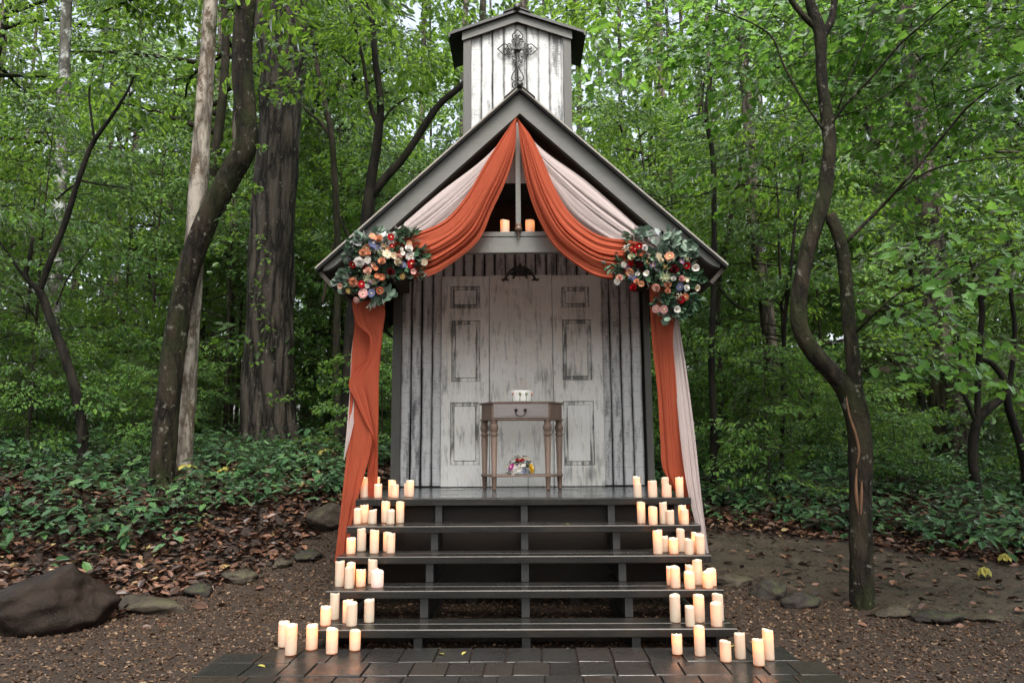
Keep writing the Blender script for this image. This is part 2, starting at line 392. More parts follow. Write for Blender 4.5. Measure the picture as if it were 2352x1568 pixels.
M['bark_smooth'] = mat_bark('smooth_dark_bark', (.008, .007, .006), (.05, .04, .03), 20, .5, .3, .4, None)
M['scar'] = mat_plain('bare_orange_wood', (.12, .062, .032), .7, .8, 10, .4, .3, 0, (6, 6, .6))

# ------------------------------------------------------------------ terrain
PL = np.array([(-50, .045), (5.3, .045), (6.4, .07), (7, .2), (8, .70), (9, .95), (12, 1.25), (20, 1.5), (40, 2.0), (300, 5)])
PR = np.array([(-50, .045), (5.3, .045), (6.4, .09), (7, .17), (8, .32), (9, .5), (11, .75), (14, .92), (20, 1.1), (40, 1.5), (300, 4)])
def gz(x, y):
    x = np.asarray(x, float); y = np.asarray(y, float)
    t = np.clip((x+1.4)/2.8, 0, 1); t = t*t*(3-2*t)
    a = np.interp(y, PL[:, 0], PL[:, 1]); b = np.interp(y, PR[:, 0], PR[:, 1])
    bump = .035*np.sin(1.7*x+.6*y)*np.sin(1.1*y-.5*x+1)+.02*np.sin(3.9*x+1)*np.sin(4.3*y)
    return a*(1-t)+b*t+bump*np.clip((y-5.2)/1.5, 0, 1)
def edge_y(x):                      # the stone edging between gravel and woodland
    x = np.asarray(x, float)
    return np.where(x < 0, np.interp(x, [-7, -3.5, -3.0, -2.86, -2.3, -2.0, -1.2, 0], [4.2, 4.9, 5.6, 6.4, 7.1, 7.8, 8, 8]), np.interp(x, [0, 1.3, 1.87, 2.58, 3.13, 3.5, 6], [7.4, 7.3, 6.7, 5.85, 5.5, 5.25, 4.4]))
def axis(lo, hi, fine0, fine1, step, coarse):
    a = list(np.arange(fine0, fine1, step)); v = fine1; s = step
    while v < hi: a.append(v); s = min(s*1.25, coarse); v += s
    a.append(hi); v = fine0; s = step; b = []
    while v > lo: s = min(s*1.25, coarse); v -= s; b.append(max(v, lo))
    return np.array(b[::-1]+a)
gx = axis(-180, 180, -9, 9, .12, 20); gy = axis(-60, 260, 1.5, 14, .12, 20)
X, Y = np.meshgrid(gx, gy); Z = gz(X, Y)
nx, ny = len(gx), len(gy); idx = np.arange(nx*ny).reshape(ny, nx)
Fg = np.stack([idx[:-1, :-1], idx[:-1, 1:], idx[1:, 1:], idx[1:, :-1]], -1).reshape(-1, 4)
grav = np.clip((edge_y(X)-Y)/.5+.5, 0, 1)
dirt = np.clip((X-1.0)/.5, 0, 1)*np.clip((Y-edge_y(X))/.3+.3, 0, 1)*np.clip((np.interp(X, [1.5, 3, 5, 8], [8.1, 7.9, 6.6, 5.8])-Y)/.5+.5, 0, 1)
me = np_mesh('ground', np.stack([X, Y, Z], -1).reshape(-1, 3), Fg, M['ground'], True, None, {'gravel': grav.ravel(), 'dirt': dirt.ravel()})
tag(link('ground', me), kind='structure')

# ------------------------------------------------------------------ paving: one sheet of pavers
DECK, Y0, RUN, RISE, W2 = .879, 5.756, .2773, .1758, 1.30
pv = MB()
def paver(x0, x1, y0, y1):
    g = .005; h = .074+random.uniform(-.003, .002); b = .0025; t = random.uniform(-.004, .004)
    P = [(x0+g, y0+g, 0), (x1-g, y0+g, 0), (x1-g, y1-g, 0), (x0+g, y1-g, 0),
         (x0+g, y0+g, h-b), (x1-g, y0+g, h-b), (x1-g, y1-g, h-b), (x0+g, y1-g, h-b),
         (x0+g+b, y0+g+b, h), (x1-g-b, y0+g+b, h+t), (x1-g-b, y1-g-b, h+t), (x0+g+b, y1-g-b, h)]
    P = [(x+.01*math.sin(y*3), y, z) for x, y, z in P]
    pv.add(P, [(0, 1, 5, 4), (1, 2, 6, 5), (2, 3, 7, 6), (3, 0, 4, 7), (4, 5, 9, 8), (5, 6, 10, 9), (6, 7, 11, 10), (7, 4, 8, 11), (8, 9, 10, 11)], 0, False, random.random())
y = 4.632; row = 0; DS = [.295, .25, .16, .25, .16, .25]
while y > 1.2:
    d = DS[row % 6]; xl, xr = (-1.55, 1.55) if row == 0 else (-1.79+random.uniform(-.03, .03), 1.66+random.uniform(-.03, .03)); x = xl
    while x < xr-.06:
        L = .205 if row == 0 else random.choice([.2, .2, .25, .16, .3]); x1 = x+L
        if xr-x1 < .1: x1 = xr
        paver(x, x1, y-d, y); x = x1
    y -= d; row += 1
paver(-1.80, -1.555, 4.338, 4.53)
base = MB(); base.bb(-1.74, 1.62, 1.1, 4.3, -.03, .058); base.bb(-1.54, 1.54, 4.301, 4.625, -.03, .058)
pv.add(base.v, base.f, 1, False, .3)
o = pv.build('pavement', [M['paver'], M['ground']]); tag(o, kind='structure')

# ------------------------------------------------------------------ chapel
chapel = empty('garden_chapel', (0, 7.4, DECK), 'small weathered white wooden chapel with grey gable and steeple in the clearing', 'chapel')
INV = Matrix.Translation(-Vector(chapel.location))
def ch(mb, name, mats, parent=chapel, bevel=0, bmat=0):
    off = Vector(parent_world(parent)); mb.v = [tuple(Vector(p)-off) for p in mb.v]
    o = mb.build(name, mats, parent, bevel)
    if bmat: o.modifiers[0].material = bmat; o.modifiers[0].segments = 1
    return o
def parent_world(p):
    v = Vector((0, 0, 0))
    while p is not None: v += Vector(p.location); p = p.parent
    return v
GY = 5.78; WY = 7.43; BACK = 8.75
AP = at(1187, 205, GY); EL = at(727, 615, GY); ER = at(1658, 608, GY)
gw = (ER.x-EL.x)/2; gx0 = (ER.x+EL.x)/2; ez = (EL.z+ER.z)/2; az = AP.z; slope = (az-ez)/gw
gx0 = .0
def roofz(x, drop=0): return az-slope*abs(x)-drop
# planks
def planks(x0, x1, zlo, ztop, Yf, seed, pitch=.1075, gap=.011):
    rs = random.Random(seed); mb = MB(); x = x0
    while x < x1-.02:
        w_ = min(pitch, x1-x)-gap+rs.uniform(-.006, .004); a, b = x, x+w_; z1a, z1b = ztop(a), ztop(b); r = rs.random(); yj = Yf+rs.uniform(-.004, .004)
        if min(z1a, z1b) > zlo+.02:
            n = 8; V = []; Fc = []; U = []
            wob = [rs.uniform(-.0035, .0035) for _ in range(2*n+2)]
            for i in range(n+1):
                t = i/n
                V += [(a+wob[2*i], yj, zlo+(z1a-zlo)*t), (b+wob[2*i+1], yj, zlo+(z1b-zlo)*t), (a+wob[2*i], yj+.02, zlo+(z1a-zlo)*t), (b+wob[2*i+1], yj+.02, zlo+(z1b-zlo)*t)]
            for i in range(n):
                q = 4*i; za = zlo+(z1a-zlo)*i/n; zb = zlo+(z1a-zlo)*(i+1)/n; yc = zlo+(z1b-zlo)*i/n; yd = zlo+(z1b-zlo)*(i+1)/n
                Fc.append((q, q+1, q+5, q+4)); U.append([(0, za), (1, yc), (1, yd), (0, zb)])
                Fc.append((q+1, q+3, q+7, q+5)); U.append([(1, za)]*4)
                Fc.append((q+2, q, q+4, q+6)); U.append([(0, za)]*4)
            mb.add(V, Fc, 0, False, r, U)
        x += pitch
    return mb
wl, wr = at(918, 1100, WY).x, at(1488, 1100, WY).x
wall_top = lambda x: min(ZS, roofz(x, .12))
ZS = at(1190, 583, WY).z+.03
pm = planks(wl, wr, DECK+.012, lambda x: min(ZS, roofz(x, .2)), WY, 3)
# dark backing wall
bk = MB(); bk.bb(wl-.05, wr+.05, WY+.024, WY+.06, DECK, ZS); 
ch(pm, 'siding', M['plank']); ch(bk, 'backing_wall', M['backing'])
# dark brown gable boards above
gb = MB(); x = -1.5
while x < 1.5:
    a, b = x, x+.14
    za, zb = roofz(a, .14), roofz(b, .14)
    if max(za, zb) > ZS+.08:
        gb.add([(a, WY, ZS+.015), (b-.01, WY, ZS+.015), (b-.01, WY, max(zb, ZS+.025)), (a, WY, max(za, ZS+.025)), (a, WY+.02, ZS+.015), (b-.01, WY+.02, ZS+.015), (b-.01, WY+.02, max(zb, ZS+.025)), (a, WY+.02, max(za, ZS+.025))],
               [(0, 1, 2, 3), (7, 6, 5, 4), (0, 3, 7, 4), (1, 5, 6, 2), (0, 4, 5, 1), (3, 2, 6, 7)])
    x += .14
gb.prism([(-1.45, ZS+.015), (1.45, ZS+.015), (0.02, roofz(0, .14)), (-.02, roofz(0, .14))], WY+.021, WY+.05)
ch(gb, 'gable_boards', M['attic'])
# corner posts and side walls
cwL, cwR = at(897, 1110, WY).x, at(1504, 1110, WY).x
for a, b in ((cwL, wl), (wr, cwR)):
    p = MB(); p.bb(a, b-.002, WY-.025, WY+.1, DECK-.25, min(roofz(a, .12), roofz(b, .12))); ch(p, 'corner_board', M['post'], bevel=.004)
for s, xx in ((-1, cwL), (1, cwR)):
    p = MB(); p.bb(min(xx, xx-s*.06), max(xx, xx-s*.06), WY+.1, BACK-.25, .8, roofz(xx, .14)); ch(p, 'side_wall', M['plank'])
p = MB(); p.bb(cwL+.06, cwR-.06, BACK-.31, BACK-.25, .8, roofz(cwL, .14)); p.prism([(cwL, roofz(cwL, .14)), (cwR, roofz(cwL, .14)), (0, roofz(0, .14))], BACK-.29, BACK-.25); ch(p, 'rear_wall', M['backing'])
# roof: two slabs with pale drip edge, ridge cap
RX = gw+.012
for s in (-1, 1):
    r = MB()
    r.prism([(0, az), (s*RX, az-slope*RX), (s*RX, az-slope*RX-.028), (0, az-.028)], GY-.045, BACK)
    o = ch(r, 'roof', [M['roof']])
    e = MB(); ang = math.atan(slope)
    e.prism([(s*.02, az+.004-slope*.02), (s*(RX+.004), az-slope*RX+.004), (s*(RX+.004), az-slope*RX-.014), (s*.02, az-.014-slope*.02)], GY-.06, GY-.046)
    ch(e, 'drip_edge', M['roofedge'])
    # soffit boards
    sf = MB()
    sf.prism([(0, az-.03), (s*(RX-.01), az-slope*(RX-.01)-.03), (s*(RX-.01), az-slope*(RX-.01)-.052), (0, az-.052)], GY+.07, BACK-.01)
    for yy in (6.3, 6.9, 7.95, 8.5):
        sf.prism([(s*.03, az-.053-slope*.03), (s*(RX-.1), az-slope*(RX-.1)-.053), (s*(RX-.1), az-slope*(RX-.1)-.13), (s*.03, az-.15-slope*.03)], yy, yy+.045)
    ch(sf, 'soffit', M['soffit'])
    # barge board with ogee tail
    th = .185                      # vertical depth of the board
    L = lambda x, d: (s*x, az-slope*x-d)
    xe = gw-.035
    top = [L(.0, .03), L(xe, .03)]
    tail = [L(xe, .06), L(xe-.05, .09), L(xe-.11, .105), L(xe-.17, .10), L(xe-.22, .088), L(xe-.27, .092), L(xe-.32, .115), L(xe-.35, .145), L(xe-.37, .18), L(xe-.39, th+.03)]
    bb_ = MB(); poly = top+tail+[L(0, th+.03)]
    # split into convex-ish strips
    n = len(tail)
    bb_.prism([L(0, .03), L(xe-.39, .03), L(xe-.39, th+.03), L(0, th+.03)], GY, GY+.06)
    for i in range(n-1):
        (x1, z1), (x2, z2) = tail[i], tail[i+1]
        a1, a2 = abs(x1), abs(x2)
        bb_.prism([L(a1, .03), (x1, z1), (x2, z2), L(a2, .03)], GY, GY+.06)
    ch(bb_, 'barge_board', M['fascia'])
    # eave fascia running back
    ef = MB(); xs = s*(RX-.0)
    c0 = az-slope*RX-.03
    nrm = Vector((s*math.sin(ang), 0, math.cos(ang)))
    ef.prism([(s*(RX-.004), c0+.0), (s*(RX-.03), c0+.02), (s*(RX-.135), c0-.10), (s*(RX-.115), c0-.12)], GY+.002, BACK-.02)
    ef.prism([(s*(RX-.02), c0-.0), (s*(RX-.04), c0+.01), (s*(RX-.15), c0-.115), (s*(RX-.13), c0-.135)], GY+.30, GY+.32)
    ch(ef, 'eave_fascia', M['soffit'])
    # outrigger beam between wall corner and eave
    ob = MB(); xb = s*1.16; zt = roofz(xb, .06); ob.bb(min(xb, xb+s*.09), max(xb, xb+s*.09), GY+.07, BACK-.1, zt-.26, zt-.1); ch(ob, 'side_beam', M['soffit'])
rc = MB(); rc.tube([(0, GY-.07, az+.012), (0, BACK, az+.012)], .024, 10)
for s in (-1, 1): rc.prism([(0, az+.018), (s*.13, az+.018-slope*.13), (s*.13, az+.010-slope*.13), (0, az+.008)], GY-.068, BACK+.002)
ch(rc, 'ridge_cap', M['iron'])
# collar beam + shelf lip, king post with finial
zc0, zc1 = at(1190, 580, GY).z, at(1190, 543, GY).z; zc2 = at(1190, 532, GY).z
xw = (az-.25-zc1)/slope+.06
cb = MB(); cb.bb(-xw, xw, GY+.005, GY+.055, zc0, zc1-.002); ch(cb, 'collar_beam', M['fascia'], bevel=.004)
cs = MB(); cs.bb(-xw, xw, GY+.0, GY+.16, zc1, zc2); ch(cs, 'shelf', M['fascia'], bevel=.003)
cbb = MB(); cbb.bb(-1.2, 1.2, WY-.06, WY-.002, ZS-.02, ZS+.06); ch(cbb, 'ledger', M['soffit'])
kp = MB(); kx = at(1190, 430, GY).x; kp.bb(kx-.021, kx+.021, GY-.03, GY+.012, at(1190, 515, GY).z, roofz(0, .31)); kpo = ch(kp, 'king_post', M['fascia'], bevel=.003)
fi = MB(); zt = at(1190, 515, GY).z
fi.lathe([(.02, 0), (.026, -.012), (.02, -.024), (.027, -.034), (.03, -.05), (.02, -.068), (.012, -.074), (.014, -.08), (.006, -.09), (.004, -.115), (.007, -.122), (.002, -.135)], (kx, GY-.018, zt), 12)
ch(fi, 'finial', M['rust_iron'], kpo)
# deck: frame + tiles
dk = MB(); dk.bb(-W2, W2, Y0, Y0+.14, DECK-.052, DECK); dk.bb(-W2, W2, Y0+.142, BACK-.3, DECK-.06, DECK-.012); ch(dk, 'deck', M['tread'], bevel=.004)
dt = MB(); yy = Y0+.146; k = 0
while yy < WY-.03:
    xx = -W2+.003-(.15 if k % 2 else 0)
    while xx < W2:
        a, b = max(xx, -W2+.002), min(xx+.296, W2-.002)
        if b-a > .02: dt.bb(a, b, yy, min(yy+.196, WY-.03), DECK-.0125, DECK-.001+random.uniform(-.002, .001), 0, random.random())
        xx += .3
    yy += .2; k += 1
ch(dt, 'deck_tiles', M['tile'])
sk = MB()
for a, b in ((.2, .47), (.48, .815)): sk.bb(-1.22, 1.22, Y0+.10, Y0+.13, a, b)
for xx in (-1.2, -.4, .4, 1.2): sk.bb(xx-.04, xx+.04, Y0+.14, Y0+.22, 0, DECK-.062)
ch(sk, 'skirting', M['skirt'])

# double doors with plain board between
def door_panel(px0, px1, pxt0, pxt1, pyt, pyb, rects, Yd):
    """flat door front with moulded rectangular panels (pixel rects), thickness .035"""
    x0 = (at(px0, pyb, Yd).x+at(pxt0, pyt, Yd).x)/2; x1 = (at(px1, pyb, Yd).x+at(pxt1, pyt, Yd).x)/2
    zt, zb = at(px0, pyt, Yd).z, DECK+.006
    mb = MB()
    mb.add([(x0, Yd, zb), (x1, Yd, zb), (x1, Yd, zt), (x0, Yd, zt), (x0, Yd+.034, zb), (x1, Yd+.034, zb), (x1, Yd+.034, zt), (x0, Yd+.034, zt)],
           [(7, 6, 5, 4), (0, 3, 7, 4), (1, 5, 6, 2), (0, 4, 5, 1), (3, 2, 6, 7)])
    if not rects:
        mb.add([(x0, Yd, zb), (x1, Yd, zb), (x1, Yd, zt), (x0, Yd, zt)], [(0, 1, 2, 3)]); return mb, None
    rr = []
    for (a, b, c, d) in rects:
        p, q = at(a, b, Yd), at(c, d, Yd); rr.append((p.x, q.x, q.z, p.z))
    rr.sort(key=lambda t: t[2]); zcur = zb; V = []
    def quad(a, b, c, d, mi=0): mb.add([(a, Yd, c), (b, Yd, c), (b, Yd, d), (a, Yd, d)], [(0, 1, 2, 3)], mi)
    for (a, b, c, d) in rr:
        m_ = .008
        quad(x0, x1, zcur, c-m_)
        quad(x0, a-m_, c-m_, d+m_); quad(b+m_, x1, c-m_, d+m_)
        # worn margin, groove ring, raised field
        rings = [(-m_, 0, 0), (0, 0, 0), (.007, .012, 1), (.036, .013, 2), (.043, .005, 1), (.046, .004, 0)]
        pm_ = MB() if False else mb
        for (i0, y0, _), (i1, y1, mi_) in zip(rings[:-1], rings[1:]):
            A = [(a+i0, Yd+y0, c+i0), (b-i0, Yd+y0, c+i0), (b-i0, Yd+y0, d-i0), (a+i0, Yd+y0, d-i0)]
            B = [(a+i1, Yd+y1, c+i1), (b-i1, Yd+y1, c+i1), (b-i1, Yd+y1, d-i1), (a+i1, Yd+y1, d-i1)]
            mb.add(A+B, [(j, (j+1) % 4, 4+(j+1) % 4, 4+j) for j in range(4)], mi_)
        i1, y1 = rings[-1][:2]
        mb.add([(a+i1, Yd+y1, c+i1), (b-i1, Yd+y1, c+i1), (b-i1, Yd+y1, d-i1), (a+i1, Yd+y1, d-i1)], [(0, 1, 2, 3)], 0)
        zcur = d+m_
    quad(x0, x1, zcur, zt)
    return mb, None
z4 = lambda x, y: ((930+x/2.529)*.9408, (600+y/2.529)*.9408)
def rc4(a, b, c, d): return (*z4(a, c), *z4(b, d))
DY = WY-.05
lb = [z4(374, 0)[0], z4(667, 0)[0]]; 
m1, _ = door_panel(z4(370, 0)[0], z4(668, 0)[0], z4(376, 0)[0], z4(667, 0)[0], z4(0, 190)[1], z4(0, 1500)[1], [rc4(430, 612, 250, 385), rc4(437, 612, 462, 838), rc4(428, 608, 966, 1352)], DY)
ch(m1, 'door', [M['door'], M['doorw'], M['doorm']])
m2, _ = door_panel(z4(672.5, 0)[0], z4(1067, 0)[0], z4(672, 0)[0], z4(1056, 0)[0], z4(0, 183)[1], z4(0, 1500)[1], [], DY+.004)
ch(m2, 'centre_board', [M['door'], M['doorw'], M['doorm']])
m3, _ = door_panel(z4(1071, 0)[0], z4(1384, 0)[0], z4(1060, 0)[0], z4(1357, 0)[0], z4(0, 182)[1], z4(0, 1500)[1], [rc4(1114, 1286, 255, 378), rc4(1118, 1304, 456, 828), rc4(1126, 1322, 958, 1354)], DY)
ch(m3, 'door', [M['door'], M['doorw'], M['doorm']])

# steeple ---------------------------------------------------------------------
SY = 6.45; SD = .5
st = MB()
xl0, xr0 = at(1064, 200, SY).x, at(1313, 200, SY).x; sc = (xl0+xr0)/2; sh = (xr0-xl0)/2
zap = at(1189, 40, SY).z; zev = at(1064, 82, SY).z; ss = (zap-zev)/sh
zbot = roofz(sh, 0)-.1
bw = .075
steeple = planks(sc-sh+bw-.01, sc+sh-bw+.01, zbot, lambda x: zap-ss*abs(x-sc)-.05, SY+.014, 11, .108, .004)
steeple.bb(sc-sh+.02, sc+sh-.02, SY+.036, SY+SD, zbot, zev-.02, 1)
steeple.prism([(sc-sh+.02, zev-.021), (sc+sh-.02, zev-.021), (sc, zap-.03)], SY+.036, SY+SD, 1)
so = ch(steeple, 'steeple', [M['plank'], M['backing']])
for a, b in ((sc-sh, sc-sh+bw), (sc+sh-bw, sc+sh)):
    p = MB(); zt = min(zap-ss*abs(a-sc), zap-ss*abs(b-sc)); p.bb(a, b, SY-.012, SY+.06, zbot, zt+.0); p.bb(a+.001, b-.001, SY+.061, SY+SD, zbot, zt-.02); ch(p, 'corner_board', M['post'], so, .003)
for s in (-1, 1):
    p = MB(); LL = lambda x, d: (sc+s*x, zap-ss*x-d)
    p.prism([LL(0, -.02), LL(sh+.01, -.02), LL(sh+.01, .062), LL(0, .062)], SY-.03, SY-.013); ch(p, 'barge_board', M['fascia'], so)
    xo = sh+.125
    p = MB(); p.prism([LL(0, -.05), LL(xo, -.05), LL(xo, -.022), LL(0, -.022)], SY-.06, SY+SD+.06); ch(p, 'roof', M['roof'], so)
    p = MB(); p.prism([LL(xo-.004, -.04), LL(xo+.012, -.04), LL(xo+.012, .0), LL(xo-.004, .0)], SY-.062, SY+SD+.05); ch(p, 'eave_fascia', M['roof'], so)
p = MB(); p.tube([(sc, SY-.08, zap+.065), (sc, SY+SD+.08, zap+.065)], .034, 10)
for s in (-1, 1): p.prism([(sc, zap+.075), (sc+s*.13, zap+.068-ss*.13), (sc+s*.13, zap+.056-ss*.13), (sc, zap+.06)], SY-.07, SY+SD+.07)
ch(p, 'ridge_cap', M['iron'], so)
#ENDCHAPEL

# ------------------------------------------------------------------ stairs
stairs = empty('staircase', (0, Y0-RUN*3, 0), 'dark wet timber stairs with four open treads rising to the chapel deck', 'stairs')
TZ = [DECK-RISE*k for k in range(5)]            # tops: deck, then treads going down
def tread_y(k): return Y0-RUN*k
for k in range(1, 5):
    t = MB(); a, b = tread_y(k), tread_y(k)+.295; z = TZ[k]
    t.bb(-W2-.0, W2+.0, a, a+.142, z-.05, z); t.bb(-W2, W2, a+.148, b, z-.05, z-.001)
    ch(t, 'tread', [M['tread'], M['worn_highlight_edge']], stairs, .005, 1)
for xs in (-1.2, -.655, .01, .685, 1.2):
    s_ = MB()
    for k in range(1, 5):
        a, b = tread_y(k)+.035, Y0+.098
        s_.bb(xs-.026, xs+.026, a, b, max(0, TZ[k]-RISE-.001) if k < 4 else 0.0, TZ[k]-.051)
    s_.bb(xs-.026, xs+.026, tread_y(0)+.03, Y0+.098, TZ[1]-.05, DECK-.053)
    ch(s_, 'stringer', M['stringer'], stairs)
sr = MB(); sr.bb(-1.17, 1.17, tread_y(4)+.24, tread_y(4)+.265, 0, .10); ch(sr, 'riser_board', M['skirt'], stairs)

# ------------------------------------------------------------------ wrought iron cross on the steeple
def spiral(c, r0, r1, a0, turns, n=22, flip=1):
    out = []
    for i in range(n):
        t = i/(n-1); a = a0+flip*turns*2*math.pi*t; r = r0+(r1-r0)*t
        out.append((c[0]+r*math.cos(a), c[1]+r*math.sin(a)))
    return out
zc = lambda x, y: ((1050+x/4.611)*.9408, (y/4.611)*.9408)
def C3(x, y, Yd=SY-.012):
    p = at(*zc(x, y), Yd); return p
cr = MB(); cx, cyy = 985, 555
def curve(pts, r=.0058): cr.tube([C3(*p) for p in spline(pts, 20)] if len(pts) > 2 else [C3(*p) for p in pts], r, 6)
def arm(rot):
    ca, sa = math.cos(rot), math.sin(rot)
    T = lambda p: (cx+p[0]*ca-p[1]*sa, cyy+p[0]*sa+p[1]*ca)
    for s in (-1, 1):                                     # pointed heart at the tip, its inner curl, and side scroll
        curve([T(p) for p in [(0, -225), (s*30, -190), (s*58, -155), (s*50, -122), (s*20, -118), (s*6, -138), (s*18, -158), (s*30, -148)]])
        curve([T(p) for p in [(s*6, -20), (s*14, -60), (s*32, -88), (s*54, -78), (s*62, -100), (s*48, -112), (s*40, -98)]])
        curve([T(p) for p in [(0, -118), (s*14, -100), (s*30, -112)]])
    curve([T((0, -110)), T((0, 0))], .0075)
for r_ in (0, math.pi/2, -math.pi/2): arm(r_)
for s in (-1, 1):
    curve([(cx+s*6, cyy+20), (cx+s*14, cyy+80), (cx+s*34, cyy+122), (cx+s*58, cyy+108), (cx+s*60, cyy+84), (cx+s*44, cyy+80), (cx+s*42, cyy+96)])
    curve([(cx, cyy+150), (cx+s*22, cyy+128), (cx+s*46, cyy+128), (cx+s*44, cyy+152), (cx+s*28, cyy+150), (cx+s*30, cyy+138)])
    curve([(cx, cyy+165), (cx+s*26, cyy+230), (cx+s*60, cyy+290), (cx+s*66, cyy+330), (cx+s*46, cyy+356), (cx+s*14, cyy+350), (cx+s*6, cyy+330), (cx+s*22, cyy+318), (cx+s*32, cyy+332)])
    curve([(cx, cyy+362), (cx+s*30, cyy+358), (cx+s*58, cyy+385), (cx+s*52, cyy+425), (cx+s*26, cyy+432), (cx+s*20, cyy+408), (cx+s*34, cyy+400)])
curve([(cx, cyy), (cx, cyy+440)], .0075)
dia = [C3(cx, cyy-50), C3(cx+55, cyy), C3(cx, cyy+50), C3(cx-55, cyy)]
cr.add([p for p in dia]+[C3(cx, cyy, SY-.04)]+[p+Vector((0, .01, 0)) for p in dia], [(0, 1, 4), (1, 2, 4), (2, 3, 4), (3, 0, 4), (5, 6, 7, 8), (0, 5, 6, 1), (1, 6, 7, 2), (2, 7, 8, 3), (3, 8, 5, 0)])
tag(cr.build('ornamental_cross', M['iron']), 'black wrought iron scrollwork cross hung on the steeple', 'cross')

# scroll ornament above the doors
zs = lambda x, y: ((1180+x/7.84)*.9408, (500+y/7.84)*.9408)
so2 = MB()
def c2(pts, r=.008, Yd=DY-.012): so2.tube([at(*zs(*p), Yd) for p in spline(pts, 22)], r, 6)
for s in (-1, 1):
    X = lambda p: (705+s*p[0], p[1])
    c2([X(p) for p in [(0, 1180), (60, 1190), (150, 1230), (215, 1300), (270, 1380), (300, 1430), (340, 1445), (335, 1415)]], .011)
    c2([X(p) for p in [(270, 1380), (250, 1440), (230, 1430)]], .009)
    c2([X(p) for p in [(20, 1290), (70, 1230), (130, 1250), (130, 1310), (80, 1320), (70, 1270), (105, 1265)]], .007)
    c2([X(p) for p in [(130, 1310), (170, 1330), (200, 1300)]], .007)
    c2([X(p) for p in [(60, 1330), (110, 1345), (125, 1400), (145, 1390)]], .008)
c2([(705, 1120), (705, 1180), (705, 1340)], .012); c2([(560, 1350), (705, 1345), (850, 1350)], .008)
tag(so2.build('scroll_ornament', M['iron']), 'black iron scroll ornament over the centre of the doors', 'ornament')

# ------------------------------------------------------------------ drapery
def px_poly(pts, n): return spline([(x, y, 0) for x, y in pts], n)[:, :2]
def cloth(name, left, right, Yd, mat, label, folds=6, amp=.03, nu=70, nv=48, seed=0, pinch0=.15, pinch1=1, bow=.0, Yend=None, group=None, parent=None, drift=.15):
    """surface between two outlines, folds run along the outlines"""
    rs = np.random.default_rng(seed); A = px_poly(left, nu); B = px_poly(right, nu)
    ph = rs.uniform(0, 6.28, 6); fr = folds*np.array([1, 1.73, .61, 2.9]); wt = np.array([1, .55, .7, .22])
    V = []
    for i in range(nu):
        t = i/(nu-1); am = amp*(pinch0+(pinch1-pinch0)*min(1, t*1.6))
        Yb = Yd+((Yend-Yd)*t if Yend is not None else 0)
        for j in range(nv):
            s = j/(nv-1); sw = s+.02*math.sin(5*t+ph[4])+drift*.1*math.sin(3*t+6*s+ph[5])
            sw += .07*math.sin(6.283*1.3*s+ph[1]+1.2*t)+.035*math.sin(6.283*2.7*s+ph[2]-1.7*t)
            u1 = abs(math.sin(3.1416*fr[0]*sw+ph[0]+.5*math.sin(2.1*t+ph[3])))**.55; u2 = abs(math.sin(3.1416*fr[1]*sw+ph[2]+1.5*t))**.7
            h = 1.5*(.7-u1)*(.75+.45*math.sin(5*s+3*t+ph[4]))+.55*(.65-u2)+.3*math.sin(6.283*fr[2]*sw+ph[5])+.10*math.sin(31*s+9*t+ph[1])*math.sin(7*t+5*s)
            p = A[i]*(1-s)+B[i]*s
            V.append(at(p[0], p[1], Yb-bow*math.sin(math.pi*s)*math.sin(math.pi*min(1, t))+am*h*.55))
    idx = np.arange(nu*nv).reshape(nu, nv)
    F = np.stack([idx[:-1, :-1], idx[:-1, 1:], idx[1:, 1:], idx[1:, :-1]], -1).reshape(-1, 4)
    o = link(name, np_mesh(name, np.array([tuple(v) for v in V]), F, mat, True), parent)
    if label: tag(o, label, 'drape', group)
    return o
SWY = 5.70
rustL_up = [(1184, 270), (1161, 304), (1118, 370), (1069, 452), (1026, 502), (950, 538), (905, 556)]
rustL_lo = [(1187, 270), (1182, 346), (1163, 413), (1130, 485), (1102, 548), (1040, 603), (985, 634), (945, 640), (905, 628)]
rustR_up = [(1187, 270), (1216, 307), (1244, 361), (1270, 422), (1313, 494), (1378, 541), (1446, 552), (1485, 560)]
rustR_lo = [(1188, 270), (1198, 357), (1212, 433), (1241, 512), (1277, 570), (1320, 606), (1370, 635), (1406, 642), (1475, 632)]
cloth('swag', rustL_up, rustL_lo, SWY-.02, M['rust'], 'rust chiffon swag draped from gable peak to left bouquet', 5.2, .03, 110, 110, 1, .18, 1, .06, SWY-.05)
cloth('swag', rustR_up, rustR_lo, SWY-.02, M['rust'], 'rust chiffon swag draped from gable peak to right bouquet', 5.2, .03, 110, 110, 2, .18, 1, .06, SWY-.05)
cloth('swag', [(1180, 285), (1138, 338), (1003, 448), (915, 523), (880, 552)], [(1178, 320), (1120, 400), (1060, 480), (985, 545), (880, 600)], SWY+.055, M['blush'], 'pale blush chiffon swag behind the left rust swag', 3, .022, 70, 50, 3, .3, 1, .03, SWY+.03)
cloth('swag', [(1192, 285), (1230, 328), (1349, 418), (1471, 526), (1510, 560)], [(1196, 320), (1260, 420), (1320, 505), (1400, 560), (1510, 600)], SWY+.055, M['blush'], 'pale blush chiffon swag behind the right rust swag', 3, .022, 70, 50, 4, .3, 1, .03, SWY+.03)
